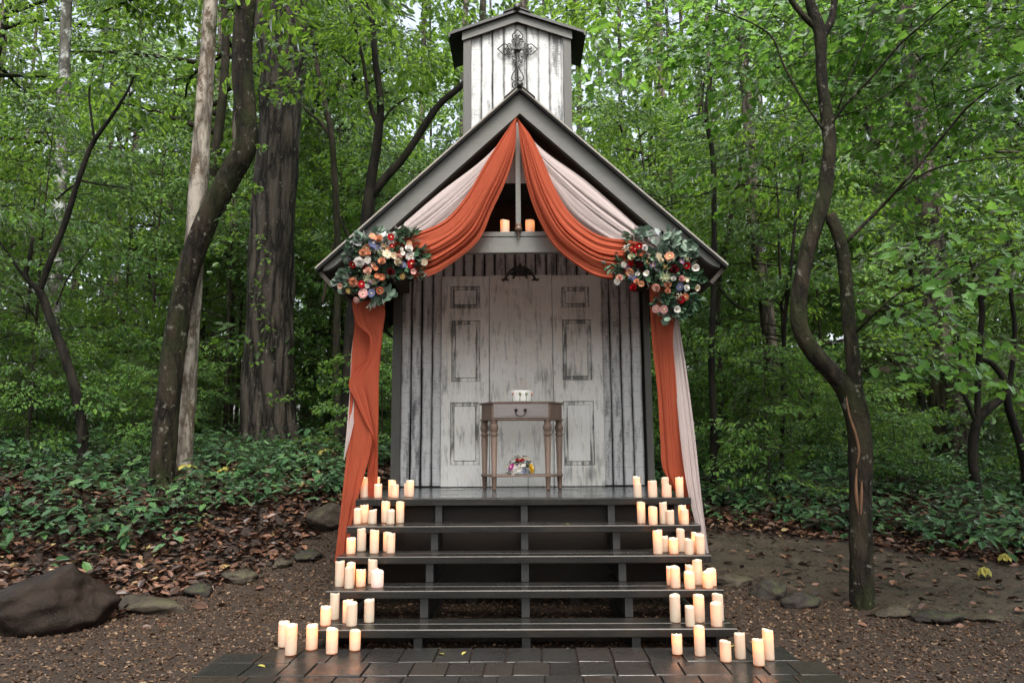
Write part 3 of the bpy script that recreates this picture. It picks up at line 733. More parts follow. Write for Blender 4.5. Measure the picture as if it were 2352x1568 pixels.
# hanging curtains: left
CY = 5.70
cloth('curtain', [(811, 690), (814, 745), (809, 800), (805, 880), (802, 950), (796, 1040), (788, 1120), (779, 1200), (768, 1292)], [(876, 690), (872, 745), (868, 800), (866, 880), (862, 950), (850, 1040), (826, 1130), (808, 1205), (797, 1292)], CY+.10, M['rust'], 'rust curtain hanging behind the left end of the stairs', 2.2, .022, 80, 50, 5, .6, 1, 0, CY+.24)
cloth('curtain', [(850, 690), (850, 800), (850, 950), (846, 1060), (838, 1141)], [(885, 690), (879, 767), (871, 857), (869, 977), (868, 1060), (866, 1141)], CY+.14, M['rust'], 'narrow shadowed rust curtain panel nearest the left wall corner', 2, .02, 50, 24, 6, .5, 1, 0, CY+.28)
cloth('curtain', [(809, 690), (811, 715), (821, 744), (848, 772), (846, 812), (808, 858), (801, 882), (816, 917), (837, 965), (861, 1019), (850, 1070), (845, 1095)], [(880, 690), (884, 707), (878, 767), (872, 820), (870, 857), (870, 900), (869, 940), (869, 977), (868, 1000), (865, 1030), (858, 1070), (848, 1098)], CY+.02, M['rust'], 'rust curtain with a rippled edge under the left bouquet', 1.6, .018, 80, 40, 7, .8, 1, 0, CY+.2)
cloth('curtain', [(816, 745), (808, 800), (803, 900), (795, 1000), (789, 1056)], [(835, 720), (830, 800), (826, 900), (806, 1000), (791, 1056)], CY+.16, M['blush'], 'thin blush curtain edge showing behind the left rust curtain', 1.5, .015, 40, 16, 8, .6, 1)
# right
cloth('curtain', [(1490, 640), (1498, 788), (1510, 899), (1517, 1011), (1523, 1078), (1541, 1112), (1556, 1141)], [(1556, 680), (1551, 721), (1546, 773), (1552, 862), (1562, 992), (1571, 1056), (1588, 1200)], CY+.02, M['rust'], 'rust curtain hanging below the right bouquet', 1.8, .024, 80, 50, 9, .7, 1, 0, CY+.22)
cloth('curtain', [(1535, 690), (1544, 800), (1553, 900), (1562, 1000), (1575, 1100), (1597, 1200), (1620, 1276)], [(1556, 690), (1560, 740), (1576, 844), (1591, 955), (1612, 1145), (1629, 1274)], CY+.10, M['blush'], 'blush chiffon curtain hanging beside the right end of the stairs', 2.4, .022, 70, 30, 10, .6, 1)

# ------------------------------------------------------------------ flowers
def petal_ring(V, F, n, r_in, r_out, z_in, z_out, w, cup, a0, seg=3):
    for i in range(n):
        a = a0+2*math.pi*i/n+random.uniform(-.12, .12); ca, sa = math.cos(a), math.sin(a); b = len(V); rs = random.uniform(.9, 1.1)
        for u in range(seg+1):
            t = u/seg; r = r_in+(r_out*rs-r_in)*t; z = z_in+(z_out-z_in)*t**1.6; ww = w*(.45+1.1*math.sin(math.pi*(.18+.62*t)))*.72
            for v in (-1, 0, 1):
                rr = r-cup*abs(v)*.5*r_out; zz = z+cup*abs(v)*.5*r_out+random.uniform(-.02, .02)*r_out
                V.append((rr*ca-v*ww*sa, rr*sa+v*ww*ca, zz))
        for u in range(seg):
            for v in range(2):
                q = b+u*3+v; F.append((q, q+1, q+4, q+3))
def flower_mesh(kind, name, mats):
    V, F = [], []; mb = MB()
    if kind == 'rose':
        for n, r, z0, z1, w_ in ((6, 1.0, -.15, .15, .52), (5, .82, -.1, .42, .5), (5, .6, .0, .6, .42), (4, .4, .1, .7, .32), (3, .22, .15, .72, .2)):
            petal_ring(V, F, n, .08, r, z0, z1, w_, .25, random.uniform(0, 6))
        mb.add(V, F, 0, True)
    elif kind == 'cup':
        for n, r, z0, z1, w_ in ((5, 1.0, 0, .55, .6), (5, .8, .05, .62, .5)): petal_ring(V, F, n, .08, r, z0, z1, w_, .2, random.uniform(0, 6))
        mb.add(V, F, 0, True); mb.lathe([(.05, .1), (.26, .2), (.24, .34), (.05, .42)], (0, 0, 0), 8, 1)
    elif kind == 'open':
        petal_ring(V, F, 6, .1, 1.0, 0, .12, .5, -.12, 0); petal_ring(V, F, 6, .1, .78, .06, .25, .42, -.1, .5)
        mb.add(V, F, 0, True); mb.lathe([(.05, .05), (.24, .12), (.2, .26), (.03, .3)], (0, 0, 0), 8, 1)
    elif kind == 'daisy':
        petal_ring(V, F, 12, .15, 1.0, .05, .1, .22, -.1, 0, 2); mb.add(V, F, 0, True); mb.lathe([(.05, .05), (.28, .1), (.22, .24), (.03, .28)], (0, 0, 0), 8, 1)
    elif kind == 'spiky':
        for i in range(46):
            a = random.uniform(0, 6.28); el = random.uniform(.05, 1.3); L = random.uniform(.8, 1.1)
            d = Vector((math.cos(a)*math.cos(el), math.sin(a)*math.cos(el), math.sin(el))); s_ = d.cross(Vector((0, 0, 1))).normalized()*.05
            b = len(V); V += [d*.1-s_, d*.1+s_, d*L+s_*.5+Vector((0, 0, -.1)), d*L-s_*.5+Vector((0, 0, -.1))]; F.append((b, b+1, b+2, b+3))
        mb.add(V, F, 0, False)
    else:                                   # filler: little buds on a sprig
        for i in range(16):
            p = Vector((random.gauss(0, .5), random.gauss(0, .5), random.uniform(0, .7)))
            mb.lathe([(.03, -.1), (.15, -.02), (.13, .1), (.03, .15)], p, 6, 0)
    return mb.mesh(name, mats)
FC = dict(peach=(.72, .36, .22), pinkp=(.75, .45, .36), cream=(.76, .65, .5), white=(.82, .78, .74), red=(.35, .012, .02), burg=(.09, .01, .014), coral=(.66, .23, .12), rusty=(.36, .15, .09),
          blue=(.2, .22, .38), lilac=(.25, .16, .26), gold=(.5, .34, .12), green=(.5, .52, .33), pink=(.75, .42, .4), tan=(.5, .33, .2), yellow=(.8, .5, .04), magenta=(.5, .05, .3))
FM = {k: mat_cloth('petal_'+k, v, tuple(min(1, x*1.05) for x in v), .28) for k, v in FC.items()}
M['stamen'] = mat_plain('pale_stamen', (.6, .5, .25), .7, .3, 30)
FMESH = {}
def fmesh(kind, col):
    if (kind, col) not in FMESH: FMESH[(kind, col)] = flower_mesh(kind, {'rose': 'rose', 'cup': 'ranunculus', 'open': 'anemone', 'daisy': 'daisy', 'spiky': 'spiky_bloom', 'filler': 'filler_sprig'}[kind], [FM[col], M['stamen']])
    return FMESH[(kind, col)]

# leaf templates: (verts, quads); x along the leaf
T_OVAL = (np.array([(0, 0, 0), (.3, .25, .06), (.72, .21, .03), (1, 0, -.1), (.72, -.21, .03), (.3, -.25, .06)]), np.array([(0, 3, 2, 1), (0, 5, 4, 3)]))
T_NARROW = (np.array([(0, 0, 0), (.3, .15, .04), (.7, .13, .02), (1, 0, -.12), (.7, -.13, .02), (.3, -.15, .04)]), np.array([(0, 3, 2, 1), (0, 5, 4, 3)]))
T_ROUND = (np.array([(0, 0, 0), (.25, .4, .05), (.75, .42, .05), (1, 0, .0), (.75, -.42, .05), (.25, -.4, .05)]), np.array([(0, 3, 2, 1), (0, 5, 4, 3)]))
T_RHOMB = (np.array([(0, 0, 0), (.45, .27, .04), (1, 0, -.08), (.45, -.27, .04)]), np.array([(0, 3, 2, 1)]))
_mp = [(0, 0), (.02, .2), (-.05, .42), (.22, .36), (.34, .58), (.46, .30), (.7, .30), (1, 0), (.7, -.30), (.46, -.30), (.34, -.58), (.22, -.36), (-.05, -.42), (.02, -.2)]
T_MAPLE = (np.array([(x, y, .12*abs(y)-.1*x*x) for x, y in _mp]), np.array([(0, 3, 2, 1), (0, 5, 4, 3), (0, 7, 6, 5), (0, 9, 8, 7), (0, 11, 10, 9), (0, 13, 12, 11)]))
def rotm(yaw, pitch, roll):
    """batch rotation: x axis turned by yaw, tipped down by pitch, rolled about itself"""
    cy_, sy_, cp, sp, cr_, sr_ = np.cos(yaw), np.sin(yaw), np.cos(pitch), np.sin(pitch), np.cos(roll), np.sin(roll)
    o, z = np.ones_like(cy_), np.zeros_like(cy_)
    Rz = np.stack([np.stack([cy_, -sy_, z], -1), np.stack([sy_, cy_, z], -1), np.stack([z, z, o], -1)], -2)
    Ry = np.stack([np.stack([cp, z, sp], -1), np.stack([z, o, z], -1), np.stack([-sp, z, cp], -1)], -2)
    Rx = np.stack([np.stack([o, z, z], -1), np.stack([z, cr_, -sr_], -1), np.stack([z, sr_, cr_], -1)], -2)
    return Rz@Ry@Rx
def leaves(P, yaw, pitch, roll, size, tmpl):
    Vt, Ft = tmpl; P = np.asarray(P, float); N = len(P); size = np.broadcast_to(np.asarray(size, float), (N,))
    Rm = rotm(*[np.broadcast_to(np.asarray(a, float), (N,)) for a in (yaw, pitch, roll)])
    V = np.einsum('nij,kj->nki', Rm, Vt)*size[:, None, None]+P[:, None, :]
    F = (np.arange(N)*len(Vt))[:, None, None]+Ft[None]
    return V.reshape(-1, 3), F.reshape(-1, Ft.shape[1])
def leaf_rnd(n, k): return np.repeat(rng.beta(2.2, 2.2, n), k)
def leaf_obj(name, P, yaw, pitch, roll, size, tmpl, mat, parent=None):
    V, F = leaves(P, yaw, pitch, roll, size, tmpl)
    return link(name, np_mesh(name, V, F, mat, False, {'rnd': leaf_rnd(len(P), len(tmpl[1]))}), parent)

def z5(x, y): return ((780+x/5.227)*.9408, (560+y/5.227)*.9408)
def z3(x, y): return ((1250+x/2.613)*.9408, (200+y/2.613)*.9408)
FL = [(675, 85, 'open', 'peach', 48), (760, 125, 'rose', 'peach', 50), (910, 100, 'open', 'red', 44), (690, 175, 'open', 'blue', 50), (735, 215, 'open', 'blue', 42), (815, 210, 'spiky', 'tan', 50), (600, 235, 'cup', 'rusty', 40),
      (555, 300, 'rose', 'peach', 50), (625, 312, 'rose', 'peach', 42), (745, 290, 'filler', 'green', 46), (800, 265, 'filler', 'cream', 36), (865, 315, 'open', 'cream', 55), (940, 345, 'cup', 'cream', 48), (1140, 245, 'rose', 'white', 58),
      (1050, 250, 'open', 'white', 28), (1065, 305, 'open', 'white', 36), (1165, 345, 'open', 'white', 50), (1145, 180, 'open', 'peach', 42), (800, 402, 'rose', 'peach', 62), (1010, 350, 'rose', 'pinkp', 56), (1000, 415, 'rose', 'cream', 50),
      (1170, 440, 'open', 'red', 60), (430, 450, 'cup', 'red', 48), (505, 415, 'rose', 'white', 66), (615, 395, 'open', 'white', 54), (615, 530, 'rose', 'pinkp', 56), (708, 500, 'cup', 'coral', 42), (580, 490, 'rose', 'burg', 44), (690, 455, 'cup', 'pinkp', 34),
      (610, 615, 'spiky', 'green', 68), (740, 600, 'cup', 'coral', 44), (805, 610, 'cup', 'coral', 46), (905, 540, 'rose', 'burg', 50), (1065, 450, 'open', 'blue', 40), (1335, 420, 'open', 'cream', 44), (1190, 540, 'cup', 'pink', 36), (1060, 600, 'open', 'gold', 36),
      (430, 668, 'rose', 'peach', 60), (535, 700, 'open', 'red', 52), (605, 722, 'open', 'white', 36), (765, 778, 'cup', 'coral', 46), (660, 815, 'open', 'blue', 54), (555, 815, 'open', 'pink', 60), (470, 900, 'open', 'pink', 46), (275, 720, 'cup', 'pinkp', 36),
      (370, 785, 'open', 'gold', 32), (640, 660, 'cup', 'lilac', 34), (700, 665, 'cup', 'tan', 38), (925, 215, 'cup', 'red', 30), (870, 250, 'open', 'coral', 30)]
FR = [(812, 1050, 'cup', 'red', 20), (786, 1066, 'open', 'red', 22), (845, 1058, 'rose', 'white', 22), (735, 1065, 'filler', 'cream', 24), (765, 1118, 'cup', 'green', 20), (714, 1165, 'open', 'white', 20), (756, 1160, 'rose', 'red', 20), (815, 1165, 'rose', 'burg', 24),
      (755, 1215, 'cup', 'peach', 24), (766, 1246, 'open', 'blue', 24), (795, 1275, 'rose', 'peach', 24), (825, 1288, 'cup', 'peach', 18), (775, 1312, 'rose', 'red', 26), (686, 1250, 'rose', 'pinkp', 24), (670, 1275, 'open', 'white', 20), (862, 1222, 'cup', 'white', 22),
      (868, 1140, 'filler', 'tan', 28), (935, 1110, 'open', 'cream', 20), (1005, 1112, 'open', 'peach', 30), (950, 1137, 'rose', 'cream', 20), (972, 1185, 'filler', 'gold', 24), (1035, 1195, 'rose', 'burg', 30), (980, 1245, 'spiky', 'green', 38), (922, 1312, 'rose', 'pinkp', 26),
      (995, 1295, 'rose', 'peach', 22), (993, 1332, 'rose', 'peach', 22), (1030, 1255, 'rose', 'white', 18), (1080, 1255, 'rose', 'pink', 22), (1107, 1264, 'cup', 'cream', 18), (1070, 1308, 'open', 'blue', 26), (1112, 1172, 'cup', 'red', 24), (1170, 1186, 'cup', 'white', 24),
      (1115, 1312, 'open', 'white', 18), (1115, 1130, 'filler', 'green', 24), (1176, 1314, 'cup', 'cream', 22), (1050, 1450, 'cup', 'white', 20), (1080, 1388, 'open', 'red', 26), (1106, 1372, 'open', 'coral', 24), (920, 1448, 'open', 'pink', 26), (968, 1452, 'open', 'pink', 24),
      (1060, 1360, 'filler', 'cream', 20), (800, 1225, 'open', 'white', 16), (900, 1170, 'cup', 'lilac', 18), (1075, 1150, 'cup', 'lilac', 18), (740, 1190, 'open', 'lilac', 16)]
LEAFL = [(570, 95, 80, 14, 'euca'), (800, 55, 90, 16, 'euca'), (440, 250, 90, 18, 'euca'), (420, 350, 80, 16, 'euca'), (335, 650, 110, 26, 'euca'), (350, 735, 90, 16, 'euca'), (850, 800, 70, 12, 'euca'), (760, 890, 60, 8, 'euca'), (690, 965, 50, 6, 'euca'), (1110, 540, 70, 12, 'euca'),
         (1260, 570, 60, 8, 'euca'), (700, 380, 330, 150, 'darkleaf'), (600, 650, 260, 110, 'darkleaf'), (1150, 380, 180, 90, 'darkleaf'), (1100, 90, 130, 50, 'fern'), (1010, 40, 80, 24, 'fern'), (1280, 330, 90, 40, 'fern'), (430, 560, 90, 36, 'darkleaf'), (900, 470, 200, 70, 'darkleaf'), (480, 200, 90, 30, 'darkleaf')]
LEAFR = [(830, 965, 45, 26, 'euca'), (985, 980, 50, 24, 'euca'), (1060, 1060, 70, 40, 'euca'), (960, 1060, 50, 22, 'euca'), (1110, 1080, 45, 20, 'euca'), (760, 1010, 40, 16, 'fern'), (660, 1160, 55, 36, 'fern'), (690, 1210, 40, 20, 'darkleaf'), (800, 1180, 110, 110, 'darkleaf'),
         (1020, 1220, 130, 150, 'darkleaf'), (990, 1400, 75, 70, 'darkleaf'), (1090, 1440, 60, 36, 'darkleaf'), (1150, 1240, 50, 36, 'darkleaf'), (1010, 1470, 45, 22, 'euca'), (860, 1120, 60, 40, 'darkleaf'), (1140, 1380, 40, 24, 'darkleaf')]
def bouquet(label, flowers, lv, zf, sc_, Yb):
    c = at(*zf(*np.mean([(f[0], f[1]) for f in flowers], 0)), Yb)
    t = empty('floral_arrangement', c, label, 'floral arrangement')
    for (x, y, r, n, mat_) in lv:
        P = []
        for _ in range(n):
            a = random.uniform(0, 6.28); q = math.sqrt(random.random())*r
            P.append(at(*zf(x+q*math.cos(a), y+q*math.sin(a)*.8), Yb+random.uniform(-.03, .05))-c)
        P = np.array([tuple(p) for p in P]); out = np.arctan2(-.35+rng.normal(0, .5, n), P[:, 0]*2+rng.normal(0, .4, n))
        V, F = leaves(P, out, rng.uniform(-.7, 1.1, n), rng.normal(0, .8, n)+(1.2 if mat_ == 'euca' else .6), rng.uniform(.055, .085, n)*(1.0 if mat_ == 'euca' else 1.15), {'euca': T_ROUND, 'darkleaf': T_OVAL, 'fern': T_NARROW}[mat_])
        link({'euca': 'eucalyptus', 'darkleaf': 'foliage', 'fern': 'fern'}[mat_], np_mesh('greenery', V, F, M['euca' if mat_ == 'euca' else 'darkleaf'], False, {'rnd': leaf_rnd(n, 2)}), t)
    names = {'rose': 'rose', 'cup': 'ranunculus', 'open': 'anemone', 'daisy': 'daisy', 'spiky': 'spiky_bloom', 'filler': 'filler_sprig'}
    for (x, y, kind, col, s_) in flowers:
        p = at(*zf(x, y), Yb-.05-random.uniform(0, .03)); r = random.uniform(.85, 1.2)*s_/sc_/F_PX*.9408*Yb
        o = link(names[kind], fmesh(kind, col), t, p-c)
        d = Vector((CAM[0], CAM[1], CAM[2]))-p; d.normalize(); d += Vector((random.uniform(-.45, .45)+(p-c).x*1.2, 0, random.uniform(-.2, .5)+(p-c).z*.8)); 
        q = d.to_track_quat('Z', 'Y'); o.rotation_euler = (q.to_matrix() @ Matrix.Rotation(random.uniform(0, 6.28), 3, 'Z')).to_euler(); o.scale = (r, r, r)
    return t
bouquet('peach red and white floral arrangement on the left gable corner', FL, LEAFL, z5, 5.227, 5.64)
bouquet('peach red and white floral arrangement on the right gable corner', FR, LEAFR, z3, 2.613, 5.64)

# ------------------------------------------------------------------ console table, cake, posy
zt_ = lambda x, y: ((1160+x/5.057)*.9408, (890+y/5.057)*.9408)
pf = at_z(*zt_(560, 1560), DECK); TYF = pf.y+.03                # front feet
TYR = min(WY-.09, TYF+.24)
tz = at(*zt_(560, 455), TYF).z
tabx0, tabx1 = at(*zt_(72, 490), TYR-.03).x, at(*zt_(1075, 490), TYR-.03).x
fx0, fx1 = at(*zt_(205, 470), TYF).x, at(*zt_(925, 470), TYF).x
tcx = (tabx0+tabx1)/2
tab = empty('console_table', (tcx, (TYF+TYR)/2, DECK), 'small weathered red-brown wooden console table with a grey drawer against the doors', 'table')
def demi(z0, z1, grow, mb):
    P = [(tabx0-grow, TYR), (tabx0-grow, TYR-.04), (fx0-.0, TYF-.01-grow), (fx1+.0, TYF-.01-grow), (tabx1+grow, TYR-.04), (tabx1+grow, TYR)]
    n = len(P); mb.add([(x, y, z0) for x, y in P]+[(x, y, z1) for x, y in P], [list(range(n)), list(range(2*n-1, n-1, -1))]+[(i, (i+1) % n, n+(i+1) % n, n+i) for i in range(n)])
zd0, zd1 = at(*zt_(560, 660), TYF).z, at(*zt_(560, 475), TYF).z
m = MB(); demi(tz-.018, tz, .012, m); ch(m, 'table_top', M['tablewood'], tab, .004)
m = MB(); demi(zd0-.016, zd0-.002, .008, m); demi(zd0-.001, tz-.019, -.006, m); ch(m, 'apron', M['tablewood'], tab, .003)
dx0, dx1 = at(*zt_(228, 560), TYF).x, at(*zt_(903, 560), TYF).x
m = MB(); m.bb(dx0, dx1, TYF-.016, TYF+.02, zd0+.004, zd1-.002); m.bb(dx0+.03, dx1-.03, TYF-.019, TYF-.0155, zd0+.018, zd1-.026); dro = ch(m, 'drawer', M['drawer'], tab, .003)
m = MB(); q = [at(*zt_(*p), TYF-.035) for p in [(505, 560), (500, 590), (520, 620), (562, 634), (602, 620), (622, 590), (620, 560)]]
m.tube(spline(q, 24), .004, 8)
for p in (q[0], q[-1]):
    m.tube([Vector((p.x, TYF-.015, p.z)), Vector((p.x, TYF-.04, p.z))], .012, 10)
    m.tube([Vector((p.x, TYF-.02, p.z)), Vector((p.x, TYF-.024, p.z))], .016, 10)
ch(m, 'handle', M['iron'], dro)
Lh = zd0-.016-DECK
prof = [(.013, 0), (.016, .02), (.021, Lh*.22), (.024, Lh*.225), (.019, Lh*.24), (.026, Lh*.75), (.021, Lh*.765), (.029, Lh*.78), (.031, Lh*.80), (.022, Lh*.825), (.029, Lh*.85), (.034, Lh*.89), (.029, Lh*.93), (.022, Lh*.96), (.028, Lh*.975), (.028, Lh)]
for (x, y) in ((at(*zt_(233, 1000), TYF).x, TYF+.02), (at(*zt_(897, 1000), TYF).x, TYF+.02), (tabx0+.035, TYR-.04), (tabx1-.035, TYR-.04)):
    m = MB(); m.lathe([(a_*1.22, b_) for a_, b_ in prof], (x, y, DECK), 14, 0); ch(m, 'leg', M['tablewood'], tab)
zsf = at(*zt_(560, 1365), TYF).z
m = MB(); demi(zsf-.014, zsf+.004, .0, m); ch(m, 'lower_shelf', M['tablewood'], tab, .003)
# cake
ck = at(*zt_(565, 440), TYF+.10); cr_ = abs(at(*zt_(700, 440), TYF+.1).x-at(*zt_(432, 440), TYF+.1).x)/2; chh = at(*zt_(565, 320), TYF+.1).z-tz
cake = empty('cake', (ck.x, TYF+.10, tz), 'small round white iced cake with piped tulips on the console table', 'cake')
m = MB(); m.lathe([(cr_*.98, .001), (cr_, .01), (cr_, chh-.012), (cr_-.004, chh-.003), (cr_-.014, chh)], (0, 0, 0), 40, 0); m.build('icing', M['icing'], cake)
for i, (px_, col) in enumerate(((462, 'pink'), (550, 'green'), (628, 'green'), (700, 'pinkp'))):
    xx = at(*zt_(px_, 400), TYF+.1).x-ck.x; xx = max(-cr_*.97, min(cr_*.97, xx)); yy = -math.sqrt(max(0, cr_**2-xx**2))-.003
    m = MB(); m.tube([(xx, yy, .004), (xx+.004, yy, chh*.55)], .0025, 6, 0); m.lathe([(.002, 0), (.012, .012), (.011, .03), (.003, .034)], (xx+.004, yy-.002, chh*.5), 8, 1); m.build('piped_tulip', [M['stem'], FM[col]], cake)
m = MB()
for i in range(5):
    x = -.05+i*.022; m.tube(spline([(x, 0, chh-.01), (x+.004, 0, chh+.05+.03*(i % 2)), (x+.016, 0, chh+.10), (x+.02, 0, chh+.05), (x+.024, 0, chh+.015)], 14), .0016, 5)
m.tube(spline([(-.06, 0, chh+.03), (0, 0, chh+.018), (.065, 0, chh+.03)], 12), .0016, 5)
m.build('topper', M['wire'], cake)
# posy on the lower shelf
py_ = TYF+.09; pc = at(*zt_(560, 1230), py_); pr = abs(at(*zt_(735, 1300), py_).x-at(*zt_(385, 1300), py_).x)/2
posy = empty('posy', (pc.x, py_, zsf+.004), 'domed wildflower posy of white daisies with red and yellow blooms on the table shelf', 'bouquet')
Pq = []
for i in range(260):
    a = random.uniform(0, 6.28); e = random.uniform(.0, 1.25); Pq.append((pr*.82*math.cos(a)*math.cos(e), pr*.7*math.sin(a)*math.cos(e), .01+pr*1.2*math.sin(e)))
Pq = np.array(Pq); leaf_obj('foliage', Pq, rng.uniform(0, 6.28, 260), rng.uniform(-.8, .6, 260), rng.normal(0, .5, 260), .035, T_OVAL, M['darkleaf'], posy)
for i in range(64):
    a = math.pi+random.uniform(.05, .95)*math.pi if i < 52 else random.uniform(0, 6.28); e = random.uniform(.02, 1.45)
    d = Vector((math.cos(a)*math.cos(e), math.sin(a)*math.cos(e)*.75, math.sin(e)*1.2)); 
    col, kind = random.choice([('white', 'daisy')]*7+[('white', 'filler')]*6+[('blue', 'open'), ('lilac', 'daisy'), ('cream', 'filler'), ('green', 'filler')])
    if i == 0: d = Vector((-.02, -.5, 1.0)); col, kind = 'red', 'open'
    if i == 1: d = Vector((-.68, -.6, .48)); col, kind = 'magenta', 'open'
    if i == 2: d = Vector((.82, -.5, .45)); col, kind = 'yellow', 'open'
    if i == 3: d = Vector((.8, -.5, .3)); col, kind = 'yellow', 'open'
    o = link({'daisy': 'daisy', 'filler': 'filler_sprig', 'open': 'anemone'}[kind], fmesh(kind, col), posy, d*pr*.95+Vector((0, 0, .012)))
    o.rotation_euler = d.to_track_quat('Z', 'Y').to_euler(); r = random.uniform(.024, .033)*(1.15 if i < 4 else 1); o.scale = (r, r, r)

# ------------------------------------------------------------------ candles
def candle_mesh(r, h, seed, mat, name='pillar_candle'):
    rs = random.Random(seed); n = 28; p1, p2 = rs.uniform(0, 6.28), rs.uniform(0, 6.28); V = []
    rim = lambda a: .0035*math.sin(a+p1)+.0022*math.sin(2*a+p2)+.0008*math.sin(5*a)
    rows = [(r*.96, 0, 0), (r, .006, 0), (r, h*.35, 0), (r*.995, h*.7, .0), (r, h-.012, .8), (r*.985, h-.003, 1), (r*.90, h, 1), (r*.82, h-.006, .9), (r*.7, h-.014, .3), (r*.3, h-.016, 0)]
    for rr, z, k in rows:
        for i in range(n):
            a = 2*math.pi*i/n; V.append((rr*math.cos(a), rr*math.sin(a), z+k*rim(a)))
    mb = MB(); N = len(rows)
    mb.add(V, [(i*n+k, i*n+(k+1) % n, (i+1)*n+(k+1) % n, (i+1)*n+k) for i in range(N-1) for k in range(n)]+[[(N-1)*n+k for k in range(n)], list(range(n-1, -1, -1))], 0, True)
    return mb.mesh(name, mat)
_fl = MB(); _fl.lathe([(.0008, 0), (.0035, .004), (.0042, .009), (.0028, .016), (.0006, .024)], (0, 0, 0), 10); FLAME = _fl.mesh('flame', M['flame'])
_glow = {}
def glow(e):
    e = round(e, 3)
    if e not in _glow:
        l = bpy.data.lights.new('candle_light', 'POINT'); l.energy = e; l.color = (1, .42, .12); l.shadow_soft_size = .012; _glow[e] = l
    return _glow[e]
zL = lambda x, y: ((630+x/2.92)*.9408, (1130+y/2.92)*.9408)
zR = lambda x, y: ((1480+x/2.92)*.9408, (1130+y/2.92)*.9408)
GR = .034
CL = {'deck': [(723, 780, 102, 248, 2), (808, 862, 97, 243, 2), (822, 878, 150, 250, 1), (923, 977, 122, 243, 2), (943, 998, 152, 250, 1), (1040, 1080, 143, 243, 1), (1053, 1107, 124, 244, 2)],
      't1': [(676, 733, 324, 438, 1), (722, 779, 298, 430, 2), (779, 839, 333, 438, 0), (873, 933, 272, 430, 2), (911, 968, 335, 440, 0), (978, 1036, 274, 431, 2)],
      't2': [(623, 687, 534, 652, 2), (698, 762, 465, 632, 2), (790, 854, 477, 648, 2), (886, 946, 492, 633, 2), (908, 971, 503, 648, 1)],
      't3': [(540, 605, 698, 886, 0), (622, 684, 711, 880, 2), (609, 674, 740, 900, 0), (690, 759, 757, 885, 2), (776, 842, 684, 865, 0), (797, 886, 766, 893, 3)],
      't4': [(435, 509, 1022, 1163, 2), (503, 569, 925, 1122, 0), (594, 667, 975, 1146, 2), (621, 697, 995, 1168, 0), (748, 820, 971, 1142, 0)],
      'pav': [(131, 207, 1130, 1317, 1), (180, 262, 1150, 1376, 2), (331, 412, 1151, 1337, 2), (474, 557, 1177, 1366, 2), (643, 721, 1189, 1341, 2)]}
CRR = {'deck': [(200, 251, 98, 250, 1), (210, 263, 150, 252, 0), (306, 356, 127, 250, 1), (322, 378, 127, 252, 0), (406, 459, 102, 250, 0), (432, 489, 154, 254, 2), (518, 575, 102, 253, 2)],
       't1': [(227, 285, 276, 434, 2), (310, 373, 309, 443, 2), (387, 441, 279, 438, 0), (436, 494, 336, 443, 0), (522, 579, 301, 436, 2), (540, 599, 330, 443, 1)],
       't2': [(342, 409, 479, 653, 2), (402, 444, 523, 638, 0), (455, 521, 534, 651, 2), (510, 569, 469, 637, 0), (567, 630, 541, 657, 0), (617, 672, 496, 640, 2), (645, 711, 509, 654, 1)],
       't3': [(439, 492, 738, 873, 1), (466, 536, 738, 895, 2), (574, 635, 726, 870, 1), (567, 641, 775, 902, 2), (627, 695, 688, 873, 1), (697, 768, 771, 897, 2), (725, 795, 754, 880, 2)],
       't4': [(463, 539, 938, 1141, 0), (573, 640, 1018, 1171, 0), (634, 713, 938, 1140, 2), (757, 838, 994, 1171, 1), (770, 850, 930, 1132, 0)],
       'pav': [(477, 551, 1217, 1368, 2), (640, 716, 1158, 1380, 2), (824, 903, 1264, 1422, 1), (930, 1005, 1210, 1402, 0), (1061, 1141, 1252, 1449, 2), (1134, 1211, 1186, 1410, 2)]}
SURF = {'deck': (DECK, 'the top deck', Y0), 't1': (TZ[1], 'the top tread', tread_y(1)), 't2': (TZ[2], 'the second tread', tread_y(2)), 't3': (TZ[3], 'the middle tread', tread_y(3)) if False else (TZ[3], 'the third tread', tread_y(3)),
        't4': (TZ[4], 'the lowest tread', tread_y(4)), 'pav': (.0755, 'the brick paving', 0)}
KEYMAP = {'deck': 'deck', 't1': 't1', 't2': 't2', 't3': 't3', 't4': 't4', 'pav': 'pav'}
ORD = ['first', 'second', 'third', 'fourth', 'fifth', 'sixth', 'seventh']
nc = 0
def candle(x, y, z, r, h, state, label, group, seed):
    if state == 3:
        o = link('pillar_candle', candle_mesh(r, h, seed, M['wax_white']), None, (x, y, z))
        f = link('flame', FLAME, o, (0, 0, h-.012)); f.scale = (1.2, 1.2, 1.2)
        L = bpy.data.objects.new('candle_light', glow(CANDLE_W*.5)); C.objects.link(L); L.parent = o; L.location = (0, 0, h*.6); 
    else:
        o = link('pillar_candle', candle_mesh(r, h, seed, M['wax']), None, (x, y, z))
        if state:
            L = bpy.data.objects.new('candle_light', glow(CANDLE_W*(1 if state == 2 else .4)*random.choice((.8, 1, 1.15)))); C.objects.link(L); L.parent = o; L.location = (0, 0, max(h*.5, h-.032-.02*(state == 1)))
            f = link('flame', FLAME, o, (0, 0, h-.017)); f.scale = (.8, .8, .8)
    o.rotation_euler.z = random.uniform(0, 6.28)
    return tag(o, label, 'candle', group)
